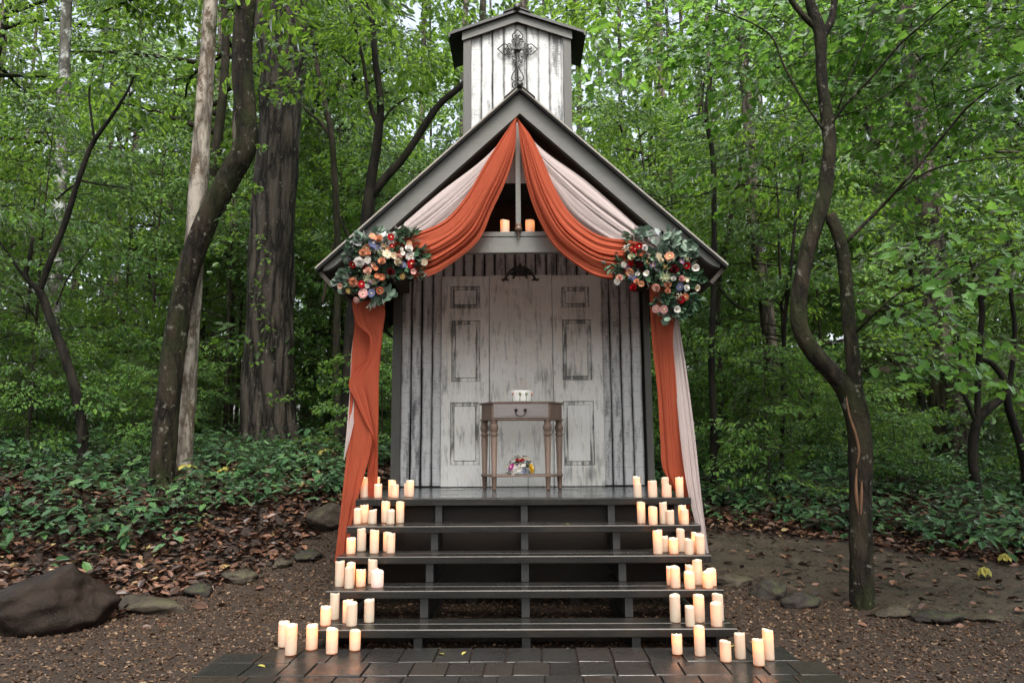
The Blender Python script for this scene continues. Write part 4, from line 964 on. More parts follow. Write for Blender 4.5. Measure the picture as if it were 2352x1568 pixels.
for side, D, zz in (('left', CL, zL), ('right', CRR, zR)):
    for key, lst in D.items():
        zs_, sname, yf = SURF[key]
        order = sorted(range(len(lst)), key=lambda i: lst[i][0]+lst[i][1])
        for i, (xa, xb, yt, yb, stt) in enumerate(lst):
            xm = (xa+xb)/2; p = at_z(*zz(xm, yb-2), zs_); k = at(*zz(xa, yb), p.y).x; r = abs(at(*zz(xb, yb), p.y).x-k)/2
            if stt != 3: r = min(max(r, .0265), .0345)
            yc = p.y+r*.9
            if key != 'pav': yc = max(yf+r+.004, yc)
            h = at(*zz(xm, yt), yc).z-zs_
            h_l = 'tall' if h > .17 else ('short' if h < .135 else 'medium')
            n = order.index(i)+1; lit = {0: 'unlit', 1: 'faintly glowing', 2: 'glowing', 3: 'white flickering'}[stt]
            wh = ' wide' if stt == 3 else ''
            lab = f"{h_l} {lit} ivory candle, {ORD[n-1]} from left in the {side} cluster on {sname}"
            if stt == 3: lab = 'wide white pillar candle with a visible flame on the third tread down'
            candle(p.x, yc, zs_+.0005, r, h, stt, lab, 'pillar candles on the stairs and paving', nc); nc += 1
for nm, xa, xb, yt, yb in (('left', 1149, 1170, 507, 531), ('right', 1207, 1228, 507, 531)):
    p = at((xa+xb)/2, yb, GY+.045); r = (at(xb, yb, GY+.08).x-at(xa, yb, GY+.08).x)/2; h = at(xa, yt, GY+.08).z-zc2
    c_ = candle(p.x, GY+.075, zc2+.0005, r, max(h, .07), 2, f'short glowing candle on the gable beam {nm} of the king post', 'pillar candles on the gable beam', nc); nc += 1
#ENDPROPS

# ------------------------------------------------------------------ stones
def rock(name, c, d, seed, mat, label, cat='stone', group=None, rotz=0, sub=4, rough=.22, cuts=7):
    rs = random.Random(seed); bm = bmesh.new(); bmesh.ops.create_icosphere(bm, subdivisions=sub, radius=1)
    pl = [(Vector((rs.gauss(0, 1), rs.gauss(0, 1), rs.gauss(0, .8))).normalized(), rs.uniform(.62, .9)) for _ in range(cuts)]
    from mathutils import noise as mn
    for v in bm.verts:
        p = v.co.copy()
        for n, t in pl:
            q = p.dot(n)
            if q > t: p -= n*(q-t)*.85
        p *= 1+rough*.5*(mn.noise(p*1.3+Vector((seed, 0, 0))))+rough*.22*mn.noise(p*4+Vector((0, seed, 0)))+rough*.08*mn.noise(p*11)
        v.co = Vector((p.x*d[0]/2, p.y*d[1]/2, p.z*d[2]/2))
    me = bpy.data.meshes.new(name); bm.to_mesh(me); bm.free(); me.materials.append(mat); me.polygons.foreach_set('use_smooth', [True]*len(me.polygons))
    o = link(name, me, None, c); o.rotation_euler.z = rotz; return tag(o, label, cat, group)
bp = at_z(130, 1475, .02)
bo = rock('boulder', (bp.x-.36, bp.y+.40, .15), (1.06, .8, .60), 5, M['boulder'], 'large wet brown boulder lying on gravel at the woodland edge', 'boulder', None, .12, 5, .36, 9); bo.rotation_euler.y = -.22
G = 'edging stones along the woodland'
for i, (px_, py_, wd, hg, dp, lab, mt) in enumerate([
    (335, 1405, .58, .17, .26, 'long flat pale edging stone next to the boulder', 'stone'), (445, 1372, .22, .15, .25, 'small blunt brown edging stone beside the long flat stone', 'stone_dark'),
    (545, 1352, .30, .14, .25, 'mossy grey edging stone midway between boulder and stairs', 'stone'), (700, 1330, .26, .10, .24, 'flat dark slate edging stone near the left of the stairs', 'stone_dark'),
    (640, 1338, .18, .09, .2, 'little brown edging stone beside the dark slate stone', 'stone'),
    (752, 1240, .42, .30, .3, 'rounded mossy rock half hidden behind the left rust curtain', 'stone'),
    (1690, 1362, .34, .14, .3, 'pale flat edging stone beside the right end of the stairs', 'stone'), (1778, 1382, .27, .18, .26, 'dark blocky edging stone with a pale top beyond the path corner', 'stone_dark'),
    (1850, 1398, .30, .15, .26, 'brown edging stone left of the crooked tree base', 'stone_dark'), (2060, 1418, .28, .10, .24, 'low brown edging stone right of the crooked tree base', 'stone'),
    (2160, 1428, .32, .12, .26, 'dark edging stone farthest right along the gravel', 'stone_dark'), (2270, 1425, .22, .08, .2, 'small flat edging stone near the right photo edge', 'stone')]):
    p = at_z(px_, py_+8, .03); yy = p.y+dp*.3; zg = float(gz(p.x, yy))
    if i == 5: p = at(px_, py_, 7.6); yy = 7.6; zg = float(gz(p.x, yy))+.05
    rock('edging_stone', (p.x, yy, zg+hg*.16), (wd*1.15, dp, hg*1.1), 20+i, M[mt], lab, 'stone', G, random.uniform(-.3, .3), 4, .5, 12)

# ------------------------------------------------------------------ trees
def trunk_into(mb, pts, n=14, seg=None, mi=0, wob=.06, seed=0, ridge=0):
    """pts: (x,y,z,r) -> one tapered, slightly lumpy limb"""
    P = spline(pts, seg or max(8, len(pts)*7)); rs = np.random.default_rng(seed+11)
    r = np.interp(np.linspace(0, 1, len(P)), np.linspace(0, 1, len(P)), P[:, 3]); r = np.maximum(r, .002)
    b = len(mb.v); mb.tube([p[:3] for p in P], list(r), n, mi)
    if wob:
        q = rs.uniform(0, 6.28, (4,))
        for i in range(len(P)):
            for k in range(n):
                j = b+i*n+k; a = 6.283*k/n; f = wob*(math.sin(2*a+.5*i+q[0])*.5+math.sin(3*a-.35*i+q[1])*.4+math.sin(5*a+.9*i+q[2])*.3)
                if ridge: f += ridge*(abs(math.sin(11*a+.9*math.sin(.55*i+2*a)+q[3]))-.6+.5*math.sin(29*a+1.3*math.sin(.7*i)))
                v = Vector(mb.v[j]); c = Vector(P[i][:3]); mb.v[j] = tuple(c+(v-c)*(1+f))
def pxpath(L, Y):
    """(px,py,width px[,dY]) -> world points with radius"""
    out = []
    for q in L:
        yy = Y+(q[3] if len(q) > 3 else 0); p = at(q[0], q[1], yy); out.append((p.x, p.y, p.z, q[2]*.46*yy/F_PX))
    return out
def pad_template(M_, tmpl, leaf, seed, twigs=True):
    """one flat spray: leaves set on side twigs of a drooping twig about 1 m long"""
    rs = np.random.default_rng(seed); P, yaw = [], []
    for k in range(M_):
        t = rs.uniform(.05, 1); side = rs.choice([-1, 1]); u = rs.uniform(0, 1)*.55*(1.05-t)+.04
        x = t+u*.55; y = side*u; P.append((x, y, -.16*(x*x+.6*y*y)+rs.normal(0, .035))); yaw.append(side*rs.uniform(.2, 1.15))
    P = np.array(P); n = len(P)
    V, F = leaves(P, np.array(yaw), rs.normal(.38, .35, n), rs.normal(0, .42, n), rs.uniform(.75, 1.2, n)*leaf, tmpl)
    if not twigs: return V, F, n, 0
    TV, TF = [], []
    def strip(a, b, w_):
        a, b = np.array(a, float), np.array(b, float); d = (b-a)/np.linalg.norm(b-a); u = np.cross(d, (0, 0, 1.))*w_; k = np.array((0, 0, w_))
        for q in (u, k):
            i = len(TV)+len(V); TV.extend([a-q, a+q, b+q*.4, b-q*.4]); TF.append((i, i+1, i+2, i+3))
    z = lambda x, y: -.16*(x*x+.6*y*y)+.012
    strip((-.35, 0, .03), (.35, 0, z(.35, 0)), .0055); strip((.35, 0, z(.35, 0)), (.95, .02, z(.95, 0)), .0035)
    for t, sd in ((.1, 1), (.22, -1), (.38, 1), (.52, -1), (.68, 1), (.8, -1)):
        u = .5*(1.05-t); strip((t, 0, z(t, 0)), (t+u*.55, sd*u, z(t+u*.55, u)), .003)
    return np.concatenate([V, TV]), np.concatenate([F, TF]), n, len(TF)
def crown_from_pads(pads, templ):
    """pads: list of (centre, yaw, tilt, scale, template index)"""
    VV, FF, rr, b = [], [], [], 0
    for c, ya, ti, sc_, k in pads:
        V, F, n, nt_ = templ[k]; Rm = rotm(np.array([ya]), np.array([ti]), np.array([rng.normal(0, .18)]))[0]
        VV.append(V@Rm.T*sc_+np.asarray(c)); FF.append(F+b); b += len(V)
        rr.append(np.r_[np.clip(leaf_rnd(n, (len(F)-nt_)//n)+rng.normal(0, .13), 0, 1), np.full(nt_, -1.)])
    return np.concatenate(VV), np.concatenate(FF), np.concatenate(rr)
PADS = [pad_template(58, T_OVAL, .115, 100+i) for i in range(5)]
PADS_MAPLE = [pad_template(40, T_MAPLE, .085, 200+i) for i in range(4)]
PADS_FAR = [pad_template(34, T_RHOMB, .2, 300+i, False) for i in range(4)]
PADS_G = [pad_template(26, T_OVAL, .15, 400+i, False) for i in range(4)]

def make_tree(kind, seed):
    """local trunk mesh + crown mesh"""
    rs = random.Random(seed); mb = MB(); pads = []
    if kind == 'under':      h, r0, first, lim = rs.uniform(5.5, 7.5), rs.uniform(.035, .06), .9, 24
    elif kind == 'bush':     h, r0, first, lim = rs.uniform(2.2, 3.2), rs.uniform(.015, .025), .25, 18
    else:                    h, r0, first, lim = rs.uniform(13, 16), rs.uniform(.12, .2), 6.5, 24
    bend = [(0, 0)]; 
    for i in range(5): bend.append((bend[-1][0]+rs.gauss(0, .05*h/6), bend[-1][1]+rs.gauss(0, .05*h/6)))
    tr = [(bend[i][0], bend[i][1], -.2+(h+.2)*i/5, r0*(1-.17*i)) for i in range(6)]
    trunk_into(mb, tr, 10 if kind != 'tall' else 14, 26, 0, .05, seed)
    T = np.array(tr); 
    for i in range(lim):
        z = first+(h*.98-first)*(i+rs.random())/lim; x0 = np.interp(z, T[:, 2], T[:, 0]); y0 = np.interp(z, T[:, 2], T[:, 1]); f = (z-first)/(h-first)
        Lm = {'under': 2.3, 'bush': 1.0, 'tall': 3.6}[kind]*(1-.55*f)*rs.uniform(.55, 1.1); a = rs.uniform(0, 6.283)
        rise = rs.uniform(.05, .5)*(1 if kind != 'tall' else 1.2); pts = []
        for q in range(4):
            t = q/3; aa = a+rs.uniform(-.2, .2); pts.append((x0+Lm*t*math.cos(aa), y0+Lm*t*math.sin(aa), z+Lm*(rise*t-.25*t*t)+rs.gauss(0, .04), max(.006, r0*.42*(1-.75*t)*(1-.4*f))))
        trunk_into(mb, pts, 5, 9, 0, 0, seed+i)
        npd = {'under': 7, 'bush': 4, 'tall': 9}[kind]
        for q in range(npd):
            t = rs.uniform(.25, 1.0); p = np.array([np.interp(t, [0, .333, .667, 1], [w_[j] for w_ in pts]) for j in range(3)])
            sc_ = rs.uniform(.6, 1.05)*{'under': 1, 'bush': .8, 'tall': 1.35}[kind]
            pads.append((p+np.array([0, 0, rs.gauss(0, .06)]), a+rs.gauss(0, .9), rs.uniform(-.15, .35), sc_, rs.randrange(5)))
    V, F, r = crown_from_pads(pads, PADS)
    return mb, (V, F, r)
BARKS = [M['bark_smooth'], M['bark_dark'], M['bark_grey']]
def tree_mesh(kind, seed, mat):
    mb, (V, F, r) = make_tree(kind, seed)
    return mb.mesh('trunk', mat), np_mesh('crown', V, F, [M['leaf'], M['bark_smooth']], False, {'rnd': r}, None, r < 0)
UNDER = [tree_mesh('under', 40+i, BARKS[i % 2]) for i in range(5)]
BUSH = [tree_mesh('bush', 60+i, BARKS[0]) for i in range(4)]
TALL = [tree_mesh('tall', 80+i, BARKS[i % 3]) for i in range(3)]
def tree_at(kind, name, x, y, label, cat, group, sc_=1, rz=None):
    me_t, me_c = random.choice({'under': UNDER, 'bush': BUSH, 'tall': TALL}[kind])
    t = empty(name, (x, y, float(gz(x, y))), label, cat, group)
    t.rotation_euler.z = random.uniform(0, 6.28) if rz is None else rz; t.scale = (sc_*random.uniform(.9, 1.1), sc_*random.uniform(.9, 1.1), sc_)
    link('stem' if kind == 'bush' else 'trunk', me_t, t); link('foliage' if kind == 'bush' else 'crown', me_c, t); return t
# individually recognisable trunks, traced at their own distance
def special(name, label, bark, stems, Y, scar=None, crown=None, n=16, leafmat='leaf', tmpl=None):
    x0, y0 = at(stems[0][0][0], stems[0][0][1], Y).x, Y
    t = empty(name, (x0, y0, float(gz(x0, y0))), label, 'tree'); mb = MB()
    for i, s_ in enumerate(stems):
        P = pxpath(s_, Y)
        if i == 0 or (len(s_) > 5 and s_[0][1] > 1000):
            b = P[0]; P = [(b[0], b[1], float(gz(b[0], b[1]))-.12, b[3]*1.12)]+P
        w0 = s_[0][2]
        trunk_into(mb, P, n if w0 > 20 else 8, max(10, 6*len(P)) if w0 > 12 else max(8, 4*len(P)), 0, .05 if w0 > 10 else 0, i+int(Y*7) % 50, (.05 if n > 80 else .028) if n > 30 and w0 > 20 else 0)
    off = Vector(t.location); mb.v = [tuple(Vector(v)-off) for v in mb.v]
    mb.build('trunk', bark, t)
    if crown:
        pads = []
        for (px_, py_, dy, spread, cnt, sc_) in crown:
            for _ in range(cnt):
                yy = Y+dy*1.25+random.gauss(0, spread*.6); q = at(px_, py_, max(4.8, yy)); v = Vector((random.gauss(0, spread), 0, random.gauss(0, spread*.45)))
                pads.append((np.array(q+v-off), random.uniform(0, 6.28), random.uniform(-.1, .35), sc_*random.uniform(.75, 1.2), random.randrange(4)))
        V, F, r = crown_from_pads(pads, tmpl or PADS)
        link('crown', np_mesh('crown', V, F, [M[leafmat], M['bark_smooth']], False, {'rnd': r}, None, r < 0), t)
    return t, off
special('sapling', 'black curved sapling leaning left with bare forked branches', M['bark_black'],
        [[(188, 1075, 26), (190, 1000, 25), (178, 920, 24), (150, 820, 22), (115, 730, 20), (88, 665, 18), (62, 640, 12), (70, 580, 10), (75, 545, 6)],
         [(90, 672, 15), (115, 600, 15), (150, 510, 15), (185, 400, 13), (215, 325, 12), (255, 270, 9), (295, 205, 6), (318, 150, 3)],
         [(218, 330, 7), (210, 270, 6), (205, 210, 5), (215, 160, 3)], [(180, 420, 6), (150, 440, 5), (128, 460, 3)], [(185, 415, 5), (240, 425, 4), (290, 432, 3)],
         [(62, 645, 9), (30, 600, 7), (-10, 540, 5)], [(130, 700, 5), (150, 650, 4), (190, 590, 3), (230, 540, 2)]], 9.5,
        None, [(40, 560, 0, .5, 6, .9), (320, 150, 0, .6, 9, .9), (180, 300, .4, .6, 6, .8), (-40, 500, 0, .5, 8, 1)])
special('lichen_tree', 'pale lichen mottled trunk standing behind the curved black sapling', M['bark_lichen'],
        [[(104, 1010, 42), (106, 900, 40), (122, 700, 36), (135, 500, 32), (144, 300, 30), (150, 100, 28), (155, -60, 26)]], 15, None, [(150, -60, 0, 2, 24, 1.3)])
special('pale_tree', 'tall pale grey barked tree rising behind the dark leaning trunk', M['bark_pale'],
        [[(408, 1095, 72), (412, 1000, 66), (424, 850, 60), (436, 700, 54), (448, 540, 48), (458, 400, 46), (468, 250, 42), (478, 100, 38), (484, 0, 36), (490, -120, 34)],
         [(452, 470, 7), (440, 520, 7), (428, 580, 7), (424, 640, 5)]], 8.75, None, [(490, -260, 0, 1.6, 30, 1.2)], 56)
special('leaning_tree', 'dark mossy leaning tree with an elbow bend beside the pale trunk', M['bark_dark'],
        [[(372, 1098, 60), (378, 1000, 58), (392, 870, 56), (408, 740, 54), (434, 620, 54), (478, 500, 56), (530, 400, 58), (566, 330, 58), (562, 240, 54), (556, 140, 54), (562, 40, 50), (572, -40, 46), (590, -140, 42)],
         [(520, 420, 12), (548, 372, 9), (585, 352, 5)]], 8.4, None, [(620, -260, 0, 1.6, 30, 1.2)], 56)
t_, off_ = special('oak_tree', 'massive ridged dark oak trunk behind the leaning trees', M['bark_oak'],
        [[(618, 1022, 156), (618, 990, 138), (616, 930, 130), (618, 800, 118), (622, 650, 112), (628, 480, 108), (640, 320, 104), (650, 180, 108), (662, 60, 104), (668, -60, 92), (672, -200, 84)],
         [(640, 180, 60), (598, 60, 44), (580, -80, 36)], [(684, 100, 40), (700, 30, 34), (716, -60, 30)]], 12.5, None, [(680, -360, 0, 3, 60, 1.5), (560, -300, 0, 2, 30, 1.4)], 90)
special('slim_tree', 'slim pale brown trunk between the leaning tree and the oak', M['bark_grey'], [[(526, 990, 20), (528, 900, 19), (532, 700, 18), (536, 500, 17), (540, 300, 15), (545, 100, 13), (548, -50, 11)]], 16, None, [(548, -50, 0, 1.5, 16, 1.2)])
special('forked_tree', 'dark forked tree beside the left roof with a limb reaching the steeple', M['bark_black'],
        [[(792, 1040, 30), (796, 950, 29), (798, 850, 28), (812, 700, 30), (836, 580, 32), (846, 480, 34), (852, 420, 28), (866, 330, 24), (874, 240, 20), (862, 140, 17), (856, 60, 15), (838, -30, 12)],
         [(848, 460, 24), (880, 415, 22), (925, 365, 20), (968, 300, 19), (1010, 240, 18), (1062, 195, 16), (1110, 150, 12)], [(872, 300, 12), (850, 240, 11), (836, 150, 9), (815, 60, 7), (800, 0, 5)],
         [(826, 640, 10), (808, 560, 8), (780, 500, 5)], [(868, 300, 6), (900, 250, 5), (935, 225, 4)], [(806, 150, 5), (760, 110, 5), (700, 100, 3)]], 10.2, None, [(840, -40, 0, 1.2, 22, 1.1), (1000, 100, .5, .8, 12, .9), (760, 90, 0, .8, 12, .9), (900, 190, .4, .6, 8, .8)])
special('spindly_tree', 'spindly brown tree between the oak and the forked tree', M['bark_smooth'],
        [[(776, 1000, 18), (772, 800, 18), (776, 650, 17), (774, 520, 17), (768, 400, 17), (760, 300, 16), (742, 220, 15), (728, 150, 12), (715, 60, 8), (705, 0, 5)],
         [(762, 320, 10), (735, 280, 8), (700, 250, 6), (690, 225, 3)], [(740, 700, 9), (752, 640, 9), (768, 560, 9)]], 12, None, [(715, 40, 0, 1, 16, 1), (690, 230, 0, .7, 8, .9)])
special('slender_tree', 'straight slender dark tree nearest the right roof eave', M['bark_black'],
        [[(1640, 1120, 20), (1640, 1000, 18), (1634, 800, 16), (1640, 650, 15), (1640, 500, 14), (1636, 350, 13), (1622, 260, 12), (1632, 180, 11), (1640, 90, 9), (1648, -20, 7)],
         [(1638, 440, 6), (1590, 452, 5), (1540, 470, 4), (1480, 490, 3)], [(1636, 640, 6), (1690, 700, 5), (1740, 720, 3)], [(1640, 430, 5), (1720, 425, 5), (1830, 440, 3)]], 9.6, None, [(1640, 40, 0, .9, 18, 1), (1500, 470, .3, .6, 9, .8), (1820, 430, 0, .6, 8, .8), (1600, 200, .4, .8, 10, .9)])
special('crooked_trunk_tree', 'bowed grey-brown trunk behind and right of the slender dark tree', M['bark_grey'],
        [[(1784, 1080, 40), (1780, 950, 37), (1772, 830, 36), (1762, 720, 36), (1746, 620, 35), (1732, 540, 34), (1728, 440, 32), (1724, 330, 30), (1716, 240, 28), (1708, 140, 25), (1704, -20, 22)]], 12.5, None, [(1700, -120, 0, 1.8, 26, 1.2)])
special('leaning_sapling', 'thin leaning sapling crossing behind the slender dark tree', M['bark_smooth'],
        [[(1654, 1090, 13), (1656, 900, 13), (1650, 760, 13), (1652, 640, 14), (1672, 540, 14), (1690, 440, 12), (1702, 380, 9), (1712, 300, 6)]], 11.5, None, [(1710, 320, 0, .8, 10, .9)])
special('thin_sapling', 'thin knotty dark sapling left of the near twin stemmed tree', M['bark_black'],
        [[(1796, 1100, 11), (1798, 960, 11), (1800, 800, 10), (1806, 700, 10), (1818, 600, 9), (1826, 520, 8), (1836, 420, 6), (1850, 320, 3)], [(1802, 720, 5), (1780, 690, 4), (1735, 690, 3)], [(1796, 900, 5), (1820, 880, 4), (1850, 920, 3)]], 10.5, None, [(1845, 340, 0, .7, 10, .9), (1740, 690, 0, .5, 6, .8)])
special('grey_tree', 'thick grey furrowed trunk at the right of the forest', M['bark_grey'],
        [[(2196, 1075, 110), (2190, 1020, 98), (2178, 920, 88), (2164, 800, 80), (2148, 660, 70), (2134, 520, 60), (2120, 380, 54), (2106, 260, 50), (2094, 150, 46), (2080, -20, 42)]], 14, None, [(2080, -140, 0, 2.2, 34, 1.4)], 64)
special('multi_stem_tree', 'dark multi stemmed tree with crossing branches at far right', M['bark_black'],
        [[(2236, 1010, 22), (2244, 970, 22), (2280, 930, 20), (2304, 915, 14)], [(2244, 990, 15), (2246, 900, 15), (2250, 800, 14), (2254, 700, 13), (2240, 640, 9), (2225, 590, 5)], [(2246, 980, 12), (2225, 930, 10), (2205, 880, 9), (2206, 840, 8), (2200, 770, 5)],
         [(2352, 1060, 20), (2338, 1000, 20), (2318, 940, 19), (2300, 860, 16), (2270, 830, 13), (2246, 825, 8)], [(2312, 920, 12), (2326, 830, 12), (2330, 740, 11), (2322, 680, 10), (2326, 600, 9), (2322, 540, 6)], [(2254, 690, 10), (2280, 650, 10), (2304, 590, 8), (2320, 540, 4)], [(2326, 680, 5), (2352, 640, 4), (2380, 600, 3)]], 9.2, None, [(2320, 520, 0, .8, 12, .9), (2400, 600, 0, .6, 10, .9)])
# near tree with two stems that meet again
t_, off_ = special('twin_stem_tree', 'crooked mossy tree close by, two bowed stems and a bare orange scar', M['bark_dark'],
        [[(1980, 1402, 56), (1979, 1340, 54), (1978, 1250, 52), (1976, 1150, 51), (1977, 1060, 54), (1972, 980, 56), (1950, 905, 54), (1915, 860, 44), (1868, 808, 42), (1838, 755, 41), (1834, 700, 40), (1842, 640, 38), (1855, 570, 36), (1876, 510, 38), (1893, 450, 36), (1900, 390, 34), (1906, 330, 33), (1898, 260, 32), (1889, 200, 27), (1886, 130, 28), (1884, 80, 32), (1862, 10, 26), (1850, -60, 22)],
         [(1972, 950, 44), (1962, 870, 34), (1956, 790, 34), (1948, 720, 32), (1942, 640, 31), (1934, 570, 30), (1918, 520, 30), (1905, 492, 28)],
         [(1886, 90, 22), (1908, 50, 20), (1918, -10, 16), (1926, -60, 12)], [(1880, 70, 16), (1848, 40, 16), (1810, -10, 14), (1780, -50, 10)],
         [(1896, 305, 8), (1935, 250, 7, -.1), (2000, 180, 7, -.25), (2080, 90, 6, -.4), (2140, 40, 5, -.5), (2200, -10, 4, -.6)], [(1892, 300, 7), (1850, 240, 6), (1800, 150, 6), (1768, 80, 5), (1720, 50, 4), (1640, 20, 3)],
         [(1944, 556, 11), (1975, 525, 10), (2020, 480, 8), (2080, 415, 8, -.2), (2160, 320, 7, -.35), (2230, 240, 6, -.5), (2300, 190, 4, -.7), (2370, 160, 3, -.8)], [(2060, 440, 5, -.1), (2130, 395, 5, -.2), (2220, 370, 4, -.3), (2350, 360, 2.5, -.4)],
         [(1960, 768, 9), (2010, 720, 7, -.2), (2070, 670, 6, -.3), (2120, 650, 5, -.4), (2180, 615, 4, -.5), (2240, 585, 3, -.6)], [(2020, 715, 5, -.2), (2100, 690, 4, -.3), (2200, 640, 3.5, -.3), (2280, 590, 3, -.3)], [(1925, 250, 5, -.1), (1950, 180, 4, -.2), (1985, 100, 3, -.2), (2010, 20, 3, -.3)],
         [(1905, 275, 5), (1990, 245, 4, -.2), (2060, 200, 4, -.3), (2160, 130, 3, -.4)], [(1970, 860, 4), (2040, 820, 3, -.3), (2120, 815, 2.5, -.4)]], 5.75, None,
        [(1700, 60, 1.8, .8, 15, 1), (1850, 60, 1.6, .8, 16, 1), (2000, 60, 1.3, .8, 16, 1), (2140, 60, 1, .8, 18, 1), (2280, 90, .8, .7, 16, 1), (2000, 200, 1.5, .7, 14, .9), (2150, 240, 1.3, .7, 16, .9), (2290, 230, 1.2, .6, 12, .9), (1780, 180, 1.9, .7, 12, .9), (1930, 330, 2.0, .65, 10, .9), (2100, 400, 1.8, .7, 12, .9), (2250, 560, -.3, .3, 9, .8), (2130, 660, .2, .35, 6, .8), (2090, 820, 0, .2, 4, .8), (1960, -80, .8, .9, 14, 1.1), (2250, -80, .6, .9, 14, 1.1)],
        56, 'maple', PADS_MAPLE)
# bare scar strips lying on the trunk
sm = MB()
def strip(L, dy, w0):
    pts = spline(pxpath([(a, b, w_) for a, b, w_ in L], 5.75-dy), 24)
    sm.tube([Vector(p[:3])-off_ for p in pts], [max(.002, p[3]) for p in pts], 8)
strip([(1944, 912, 2), (1950, 950, 6), (1966, 1000, 7), (1973, 1040, 6), (1968, 1068, 2)], .078, 0)
strip([(1972, 965, 3), (1986, 1010, 8), (1990, 1045, 10), (1980, 1068, 3)], .072, 0)
strip([(1968, 1076, 3), (1966, 1110, 7), (1968, 1150, 8), (1972, 1180, 2)], .072, 0)
strip([(1980, 1078, 3), (1979, 1120, 7), (1978, 1160, 7), (1977, 1182, 3)], .072, 0)
sm.build('bare_scar', M['scar'], t_)
# ivy leaves climbing the oak and sprigs on the leaning tree
def sprigs(name, label, pts, Y, n, size, mat='leaf'):
    P = []
    for (px_, py_, s_) in pts:
        for _ in range(n): P.append(at(px_+random.gauss(0, s_), py_+random.gauss(0, s_*.5), Y+random.uniform(-.08, .04)))
    P = np.array([tuple(p) for p in P]); c = P.mean(0); k = len(P)
    V, F = leaves(P-c, rng.uniform(0, 6.28, k), rng.normal(.5, .4, k), rng.normal(0, .5, k), rng.uniform(.7, 1.2, k)*size, T_OVAL)
    tag(link(name, np_mesh(name, V, F, M[mat], False, {'rnd': np.clip(leaf_rnd(k, 2)+.2, 0, 1)}), None, Vector(c)), label, 'vine')
sprigs('climbing_vine', 'small leaved vine climbing the oak trunk', [(600+10*math.sin(i), 545+i*26, 7) for i in range(12)]+[(640+i*12, 920-i*4, 8) for i in range(6)]+[(620, 925, 14), (626, 905, 12)], 11.72, 8, .09)
lt = bpy.data.objects['leaning_tree']
for (px_, py_, s_) in [(560, 440, 10), (590, 430, 9), (520, 500, 10), (545, 485, 9), (500, 560, 8), (610, 340, 9), (520, 545, 8)]:
    P = np.array([tuple(at(px_+random.gauss(0, s_), py_+random.gauss(0, s_*.5), 8.1+random.uniform(-.06, .04))-lt.location) for _ in range(9)])
    leaf_obj('sprig', P, rng.uniform(0, 6.28, 9), rng.normal(.5, .4, 9), rng.normal(0, .5, 9), .085, T_OVAL, M['leaf'], lt)

# ------------------------------------------------------------------ the forest behind
def blocked(x, y, r):
    return (abs(x) < 1.9+r and y < 9.2+r)
pts = []
def scatter(n, y0, y1, dmin, fn, margin=1.5, tries=40):
    out = []
    for _ in range(n*tries):
        if len(out) >= n: break
        y = math.sqrt(random.uniform(y0*y0, y1*y1)); x = random.uniform(-1, 1)*(.72*y+margin)
        if all((x-a)**2+(y-b)**2 > dmin*dmin for a, b in out) and fn(x, y): out.append((x, y))
    return out
VIEW_TRUNKS = [(-.72*8.6*.6, 8.6)]
oakline = lambda x, y, d: y < 13.2 and abs(x+4.15*y/12.5) < d
greyline = lambda x, y, d: y < 14.2 and abs(x-8.45*y/14) < d
near = lambda x, y: not blocked(x, y, 1.6) and not oakline(x, y, 2.7) and not greyline(x, y, 1.7) and not (y < 12 and -6.6 < x < -2.2)
for x, y in scatter(20, 10.6, 16, 1.7, near): tree_at('under', 'understory_tree', x, y, 'slender leafy understory tree in the dense forest beyond the clearing', 'tree', 'understory trees of the surrounding forest', random.uniform(.85, 1.1))
for x, y in scatter(32, 16, 29, 2.3, near): tree_at('under', 'understory_tree', x, y, 'slender leafy understory tree in the dense forest beyond the clearing', 'tree', 'understory trees of the surrounding forest', random.uniform(1.1, 1.55))
for x, y in scatter(20, 15.5, 31, 3.6, near, 3): tree_at('tall', 'forest_tree', x, y, 'unseen tall tree beside or behind the camera, added to shade the clearing', 'tree', 'tall trees of the surrounding forest', random.uniform(.9, 1.2))
for x, y in scatter(44, 9.3, 15, 1.1, lambda x, y: not blocked(x, y, 1.0) and not oakline(x, y, 1.35) and not greyline(x, y, .9)): tree_at('bush', 'leafy_shrub', x, y, 'low leafy shrub on the forest floor under the trees', 'shrub', 'shrubs on the forest floor', random.uniform(.5, .85))
for x, y in ((-6.6, 2.2), (-8.5, -2), (7.0, 2.4), (8.6, -2), (-5.2, -6), (5.4, -6.5), (0, -9)): tree_at('tall', 'forest_tree', x, y, 'unseen tall tree beside or behind the camera, added to shade the clearing', 'tree', 'tall trees of the surrounding forest', 1.1)  # unseen trees around the camera, added to cut front light and shade the ground
# far woodland that reads as one mass
pads = []
for _ in range(3600):
    y = random.uniform(33, 52); x = random.uniform(-1, 1)*(.74*y+6); z = 1.5+31*random.random()**1.05
    pads.append((np.array((x, y, z)), random.uniform(0, 6.28), random.uniform(-.2, .5), random.uniform(1.6, 3.0), random.randrange(4)))
V, F, r = crown_from_pads(pads, PADS_FAR)
tag(link('distant_woodland', np_mesh('distant_woodland', V, F, [M['leaf_far'], M['bark_smooth']], False, {'rnd': r}, None, r < 0)), kind='stuff')
tb = MB()
for i in range(60):
    y = random.uniform(31, 50); x = random.uniform(-1, 1)*(.74*y+4); r0 = random.uniform(.08, .3); zz_ = float(gz(x, y)); a = random.gauss(0, .7)
    trunk_into(tb, [(x, y, zz_-.3, r0), (x+a*.5, y, zz_+14, r0*.8), (x+a, y, zz_+40, r0*.4)], 8, 8, 0, 0)
tag(tb.build('distant_trunks', M['bark_grey']), kind='stuff')
